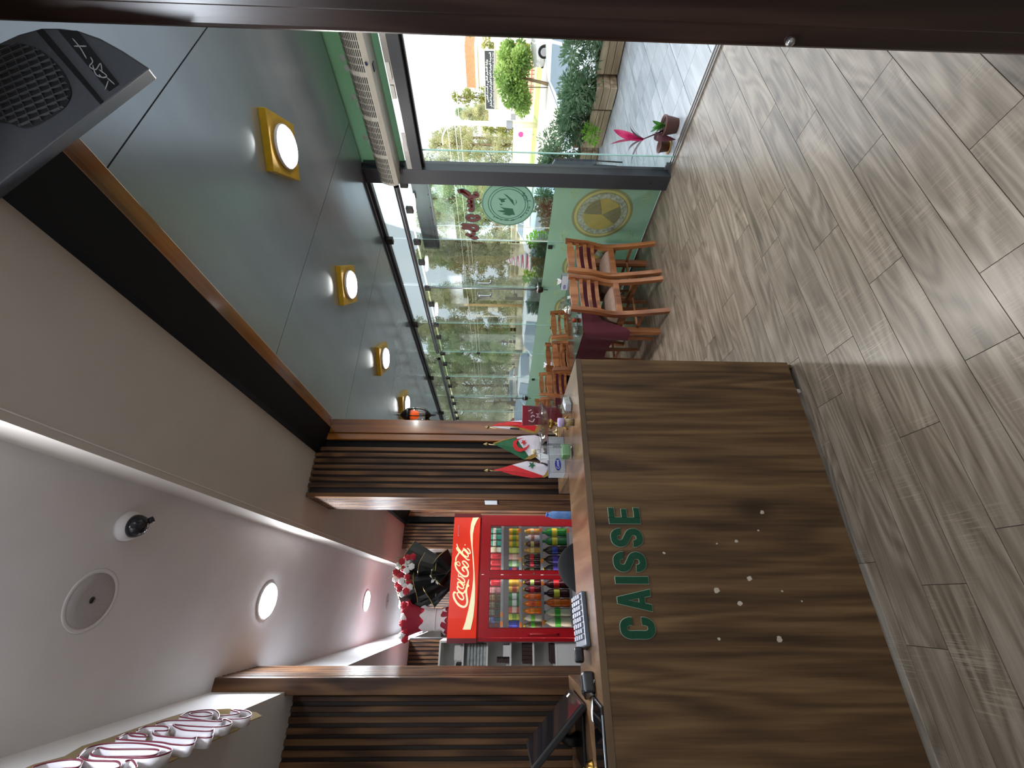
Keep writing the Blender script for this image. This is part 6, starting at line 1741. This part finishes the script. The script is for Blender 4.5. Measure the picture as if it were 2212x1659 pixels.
q.tube(sp_, 0.014, 6); q.build('ripple', M_ipink, r)
# shrubs next to it
for k, (x, y, z, s, lab) in enumerate(((7.6, 8.35, GZ, 0.5, 'bright green bush left of the ice cream cone'), (7.5, 7.0, GZ, 0.45, 'bright green bush right of the ice cream cone'))):
    b = thing('street_bush', lab, 'bush', (x, y, z), 0, 'bushes by the cone')
    rr = random.Random(90 + k)
    leaves(700, [((0, 0, 0.9), (s * 0.6, s * 0.6, 0.4)), ((0, 0, 1.3), (s * 0.4, s * 0.4, 0.3))], 0.09, 0.05, rr).build('foliage', M_lime, b, fixn=False)['kind'] = 'stuff'
    MB().cyl((0, 0, 0), (0, 0, 0.9), 0.03, 0.02, 8).build('stem', M_branch, b)

# the round topped street tree
M_tree = leafmat('street_tree_leaf', (70, 100, 46), (122, 154, 76), (176, 198, 116), 0.5, 0.35, 0.8)
r = thing('street_tree', 'dense round topped tree across the street with a leaning trunk', 'tree', (23.2, 11.3, GZ))
rr = random.Random(8)
bl = [((rr.uniform(-0.9, 0.9), rr.uniform(-1.15, 1.05), rr.uniform(1.15, 2.35)), (0.5, 0.5, 0.34)) for _ in range(26)]
leaves(9500, bl, 0.17, 0.10, rr).build('crown', M_tree, r, fixn=False)['kind'] = 'stuff'
MB().tube([(0.0, 0.15, 0), (0, 0.05, 0.5), (0.0, -0.1, 1.3)], [0.09, 0.075, 0.06], 8).build('trunk', M_branch, r)
MB().tube([(0.1, 0.35, 0), (0.1, 0.36, 1.0)], 0.025, 6).build('stake', M_branch, r)

# institute entrance: pillars with a dark sign
M_plas = plain('white_plaster', (232, 226, 210), 0.85, var=0.04, scale=0.8)
M_plas2 = plain('cream_plaster', (232, 222, 202), 0.85, var=0.05, scale=0.8)
SXP = 35.0
gt = thing('entrance_portal', 'pale plastered entrance pillars and wall carrying the dark sign', 'portal', (SXP, 0, GZ))
MB().box(0, 0.8, 19.2, 20.6, 0, 3.55).build('pillar', M_plas, gt, bevel=0.03)
MB().box(-0.02, 0.02, 19.5, 20.0, 1.35, 1.75).build('plaque', plain('plaque_grey', (130, 132, 138), 0.5), gt)
MB().box(0.1, 0.7, 14.6, 19.2, 2.05, 3.05).build('lintel', M_plas, gt, bevel=0.02)
MB().box(0, 0.8, 13.9, 14.7, 0, 3.3).build('pillar', M_plas, gt, bevel=0.03)
MB().box(0.2, 0.6, 20.6, 40, 0, 1.5).build('wall', M_plas2, gt)
MB().box(0.2, 0.6, 2, 13.9, 0, 1.2).build('wall', M_plas2, gt)
q = MB()
for k in range(16): q.cyl((0.4, 15.0 + k * 0.26, 0), (0.4, 15.0 + k * 0.26, 1.6), 0.02, n=6)
q.box(0.38, 0.42, 14.8, 19.2, 1.5, 1.56).box(0.38, 0.42, 14.8, 19.2, 0.2, 0.26)
q.build('gate_bars', plain('gate_red', (170, 60, 50), 0.6), gt)['kind'] = 'stuff'
sn = thing('institute_sign', 'long dark grey sign with white Arabic lettering above the entrance', 'sign', (SXP, 0, GZ))
MB().box(-0.16, 0.0, 15.15, 19.1, 3.06, 3.74).build('panel', plain('sign_grey', (46, 48, 54), 0.5, var=0.02), sn)
MB().box(-0.17, -0.1, 15.08, 19.17, 3.74, 3.79).box(-0.17, -0.1, 15.08, 19.17, 3.01, 3.06).box(-0.17, -0.1, 15.08, 15.15, 3.06, 3.74).box(-0.17, -0.1, 19.1, 19.17, 3.06, 3.74).build('frame', M_plas, sn)
# Arabic shaping: contextual forms, written right to left
AR = {'ا': (0xFE8D, 2), 'أ': (0xFE83, 2), 'ب': (0xFE8F, 4), 'ت': (0xFE95, 4), 'ث': (0xFE99, 4), 'ة': (0xFE93, 2), 'ح': (0xFEA1, 4), 'د': (0xFEA9, 2), 'ر': (0xFEAD, 2), 'ز': (0xFEAF, 2), 'س': (0xFEB1, 4), 'ط': (0xFEC1, 4), 'ع': (0xFEC9, 4), 'ل': (0xFEDD, 4), 'م': (0xFEE1, 4), 'ن': (0xFEE5, 4), 'ه': (0xFEE9, 4), 'و': (0xFEED, 2), 'ي': (0xFEF1, 4), 'ئ': (0xFE89, 4)}
def shape_ar(s):
    out = []
    for w in s.split(' '):
        g = []
        for i, ch in enumerate(w):
            b, n = AR[ch]
            pj = i > 0 and AR[w[i - 1]][1] == 4
            nj = n == 4 and i < len(w) - 1
            g.append(chr(b + (3 if pj and nj else 1 if pj and n >= 2 else 2 if nj else 0)))
        out.append(''.join(g[::-1]))
    return ' '.join(out[::-1])
M_swhite = plain('sign_white', (240, 240, 238), 0.6, var=0)
for nm, txt, y, z, wdt, ht in (('line_one', shape_ar('وزارة التعليم العالي و البحث العلمي'), 17.15, 3.47, 2.9, 0.22), ('line_two', shape_ar('المدرسة الوطنية العليا لعلوم البحر و تهيئة الساحل'), 17.1, 3.20, 3.7, 0.23)):
    q = MB()
    # seen from the restaurant the text runs towards smaller Y
    text_mb(q, txt, (-0.165, y, z), (0, -1, 0), (0, 0, 1), ht, (-0.004, 0, 0), 0, 'CENTER', wdt, 0.012)
    q.build(nm, M_swhite, sn)
q = MB(); text_mb(q, 'Ecole Nationale Superieure des Sciences de la Mer', (-0.165, 17.1, 3.09), (0, -1, 0), (0, 0, 1), 0.08, (-0.004, 0, 0), 0, 'CENTER', 3.75); q.build('line_three', M_swhite, sn)
# buildings behind the entrance
def building(loc, w, d, h, mat, label, brick=False):
    r = thing('campus_building', label, 'building', loc, 0, 'buildings behind the entrance')
    MB().box(0, d, -w / 2, w / 2, 0, h).build('walls', mat, r)
    MB().box(-0.15, d + 0.15, -w / 2 - 0.15, w / 2 + 0.15, h, h + 0.35).build('parapet', M_plas, r)
    nw = int(w / 1.5)
    for fl_ in range(int(h / 2.6)):
        for k in range(nw):
            y = -w / 2 + 0.8 + k * (w - 1.2) / max(1, nw - 1) - 0.2
            wn = MB().box(-0.05, 0.05, y - 0.42, y + 0.42, 0.9 + fl_ * 2.6, 2.1 + fl_ * 2.6).build('window', M_trimb, r)
            MB().box(-0.07, -0.05, y - 0.36, y + 0.36, 0.96 + fl_ * 2.6, 2.04 + fl_ * 2.6).build('pane', M_cglass, wn)
    return r
M_brick = plain('brick_band', (196, 132, 96), 0.85, var=0.12, scale=3)
b = building((66, 30.8, GZ), 5.2, 8, 6.2, M_plas, 'pale campus building with a brick band behind the sign')
MB().box(0.1, 7.9, -2.6, 2.6, 6.56, 7.9).build('brick_band', M_brick, b)
building((75, 36.5, GZ), 3.6, 8, 7.4, M_plas2, 'cream campus building behind the pointed tree')
building((60, 25.0, GZ), 4.0, 8, 4.4, M_plas, 'white building by the post at the picture edge')
# trees of the park
def tree_mesh(seed, H, spread, nb, nl, leaf, low):
    rr = random.Random(seed)
    bl = []
    for k in range(nb):
        z = H * (low + (1 - low) * rr.random())
        f = 1 - ((z / H - low) / (1 - low)) ** 1.6
        rad_ = spread * (0.25 + 0.75 * f)
        a = rr.uniform(0, 2 * pi); d = rad_ * math.sqrt(rr.random())
        bl.append(((d * math.cos(a), d * math.sin(a), z), (spread * 0.26, spread * 0.26, H * 0.045)))
    fo = leaves(nl, bl, leaf, leaf * 0.55, rr, 0.3)
    tk = MB(); tk.tube([(0, 0, 0), (0.1, 0.05, H * 0.4), (0, 0.1, H * 0.95)], [H * 0.018, H * 0.013, H * 0.004], 8)
    for k in range(14):
        c = bl[k][0]
        tk.tube([(0.05, 0.05, c[2] * 0.86), (c[0] * 0.6, c[1] * 0.6, c[2] * 0.95), c], [H * 0.006, H * 0.004, H * 0.002], 5)
    return fo, tk
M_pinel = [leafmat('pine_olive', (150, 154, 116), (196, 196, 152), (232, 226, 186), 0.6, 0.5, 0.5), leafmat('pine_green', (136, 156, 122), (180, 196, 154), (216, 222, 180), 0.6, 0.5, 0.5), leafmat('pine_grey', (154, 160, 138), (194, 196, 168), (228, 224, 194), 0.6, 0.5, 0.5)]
protos = []
for k in range(3):
    fo, tk = tree_mesh(100 + k, 13.0, 2.5, 64, 13000, 0.21, 0.10)
    protos.append((fo.mesh('crown', M_pinel[k]), tk.mesh('trunk', M_branch)))
rt_ = random.Random(21)
cnt = 0
places = []
for row_, D in enumerate((45.0, 53.0, 61.0, 69.0)):
    stp = 5.6 / D
    th = 0.51 + (row_ % 2) * stp * 0.5
    while th < 1.24:
        places.append((D * math.cos(th), D * math.sin(th), rt_.uniform(0.92, 1.08) * D / 56.0 * (0.62 + 0.38 * min(1, (th - 0.51) / 0.10))))
        th += stp
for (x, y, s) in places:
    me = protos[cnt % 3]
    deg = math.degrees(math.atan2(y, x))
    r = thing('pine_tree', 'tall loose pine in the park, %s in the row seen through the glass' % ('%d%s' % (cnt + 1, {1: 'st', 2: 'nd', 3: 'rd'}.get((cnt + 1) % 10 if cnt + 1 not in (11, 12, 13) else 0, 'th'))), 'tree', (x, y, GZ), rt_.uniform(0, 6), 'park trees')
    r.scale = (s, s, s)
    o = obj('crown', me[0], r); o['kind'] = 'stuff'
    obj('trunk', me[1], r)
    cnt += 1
# cypresses
M_cyp = leafmat('cypress_leaf', (104, 116, 60), (152, 158, 84), (200, 192, 112), 0.6, 0.3, 0.6)
fo, tk = tree_mesh(300, 8.0, 1.3, 46, 3200, 0.26, 0.05)
cme = (fo.mesh('crown', M_cyp), tk.mesh('trunk', M_branch))
for k, (x, y, s, lab) in enumerate(((50, 26.2, 1.0, 'pointed cypress between sign and pole'), (46, 26.0, 0.62, 'smaller cypress beside the sign'), (52, 20.6, 0.9, 'yellow green tree behind the sign by the picture edge'), (46, 19.6, 0.55, 'low yellow tree at the picture edge'), (42, 25.0, 0.55, 'low cypress right of the street pole'))):
    r = thing('cypress_tree', lab, 'tree', (x, y, GZ), k, 'cypresses at the entrance')
    r.scale = (s, s, s)
    obj('crown', cme[0], r)['kind'] = 'stuff'; obj('trunk', cme[1], r)
# hedge of the park
rr = random.Random(31)
hb = [((rr.uniform(-0.8, 0.8), k * 0.9, 0.7), (0.9, 0.9, 0.6)) for k in range(60)]
r = thing('park_hedge', 'long hedge below the park trees', 'hedge', (40.5, 21.5, GZ), -0.45)
leaves(5200, hb, 0.34, 0.2, rr).build('foliage', M_pinel[1], r, fixn=False)['kind'] = 'stuff'
# fence with white slanting struts
r = thing('park_fence', 'pale fence with slanting white struts along the park', 'fence', (34.0, 24.0, GZ), 0.35)
for k in range(16):
    MB().box(-0.06, 0.06, k * 2.2 - 0.06, k * 2.2 + 0.06, 0, 1.55).build('post', M_plas, r)
    MB().tube([(0, k * 2.2, 1.5), (-0.1, k * 2.2 + 0.8, 2.3)], 0.04, 6).build('strut', M_plas, r)
MB().box(-0.04, 0.04, 0, 33.0, 0.0, 0.6).build('base_wall', M_plas2, r)
q = MB(); q.box(-0.02, 0.02, 0, 33, 0.95, 1.0).box(-0.02, 0.02, 0, 33, 1.4, 1.45); q.build('rail', M_plas, r)
# poles and wires
r = thing('street_pole', 'thick concrete street pole at the edge of the sign', 'pole', (27.6, 16.05, GZ))
MB().tube([(0, 0, 0), (0, 0, 5.6)], [0.17, 0.13], 10).build('shaft', M_plas2, r)
MB().tube(catmull([(0, 0, 5.2), (0, 0.25, 5.9), (0, 0.9, 6.35), (0, 1.5, 6.4)], 5), 0.05, 6).build('arm', M_kerb, r)
MB().box(-0.17, 0.1, -0.2, 0.2, 1.7, 2.1).build('box', plain('pole_box', (120, 124, 130), 0.5), r, bevel=0.02)
r = thing('utility_pole', 'wooden utility pole with white insulator boxes beyond the handles', 'pole', (21.0, 26.45, GZ))
MB().tube([(0, 0, 0), (0, 0, 5.3)], [0.14, 0.10], 10).build('shaft', plain('pole_wood', (190, 160, 112), 0.8, var=0.1), r)
for k in range(2): MB().box(-0.25, 0.25, 0.12, 0.55, 3.0 - k * 0.45, 3.35 - k * 0.45).build('insulator_box', M_plas, r, bevel=0.04)
MB().tube([(0, -1.0, 4.9), (0, 1.0, 4.9)], 0.05, 6).build('cross_arm', M_kerb, r)
r = thing('lamp_post', 'thin white street lamp post beyond the utility pole', 'lamp post', (21.0, 27.9, GZ))
MB().tube([(0, 0, 0.0), (0, 0, 4.8)], 0.05, 8).build('shaft', M_plas, r)
for k, (z, lab) in enumerate(((5.2, 'uppermost thin cable crossing the trees'), (4.8, 'middle thin cable crossing the trees'), (4.55, 'lowest thin cable crossing the trees'))):
    q = MB(); q.tube(catmull([(21.5, 8, z + GZ), (21.5, 26, z + GZ - 0.2), (21.5, 60, z + GZ), (21.5, 100, z + GZ + 0.4)], 8), 0.018, 5)
    o = q.build('cable', M_kerb); tag(o, lab, 'cable', 'street cables')
for k in range(6):
    x, y = 24.0 + k * 0.5, 37 + k * 3.6
    o = MB().cyl((x, y, GZ), (x, y, GZ + 1.2), 0.05, n=8).build('bollard', M_plas)
    tag(o, 'short white bollard on the far street, %s from the utility pole' % OR[k], 'bollard', 'white bollards')
r = thing('round_road_sign', 'small round pink road sign in front of the portal', 'road sign', (31.0, 18.75, GZ))
MB().cyl((0, 0, 0), (0, 0, 0.85), 0.03, n=6).build('post', M_kerb, r)
MB().cyl((-0.02, 0, 1.0), (0.02, 0, 1.0), 0.2, n=18).build('plate', plain('sign_pink', (226, 60, 130), 0.4, var=0), r)
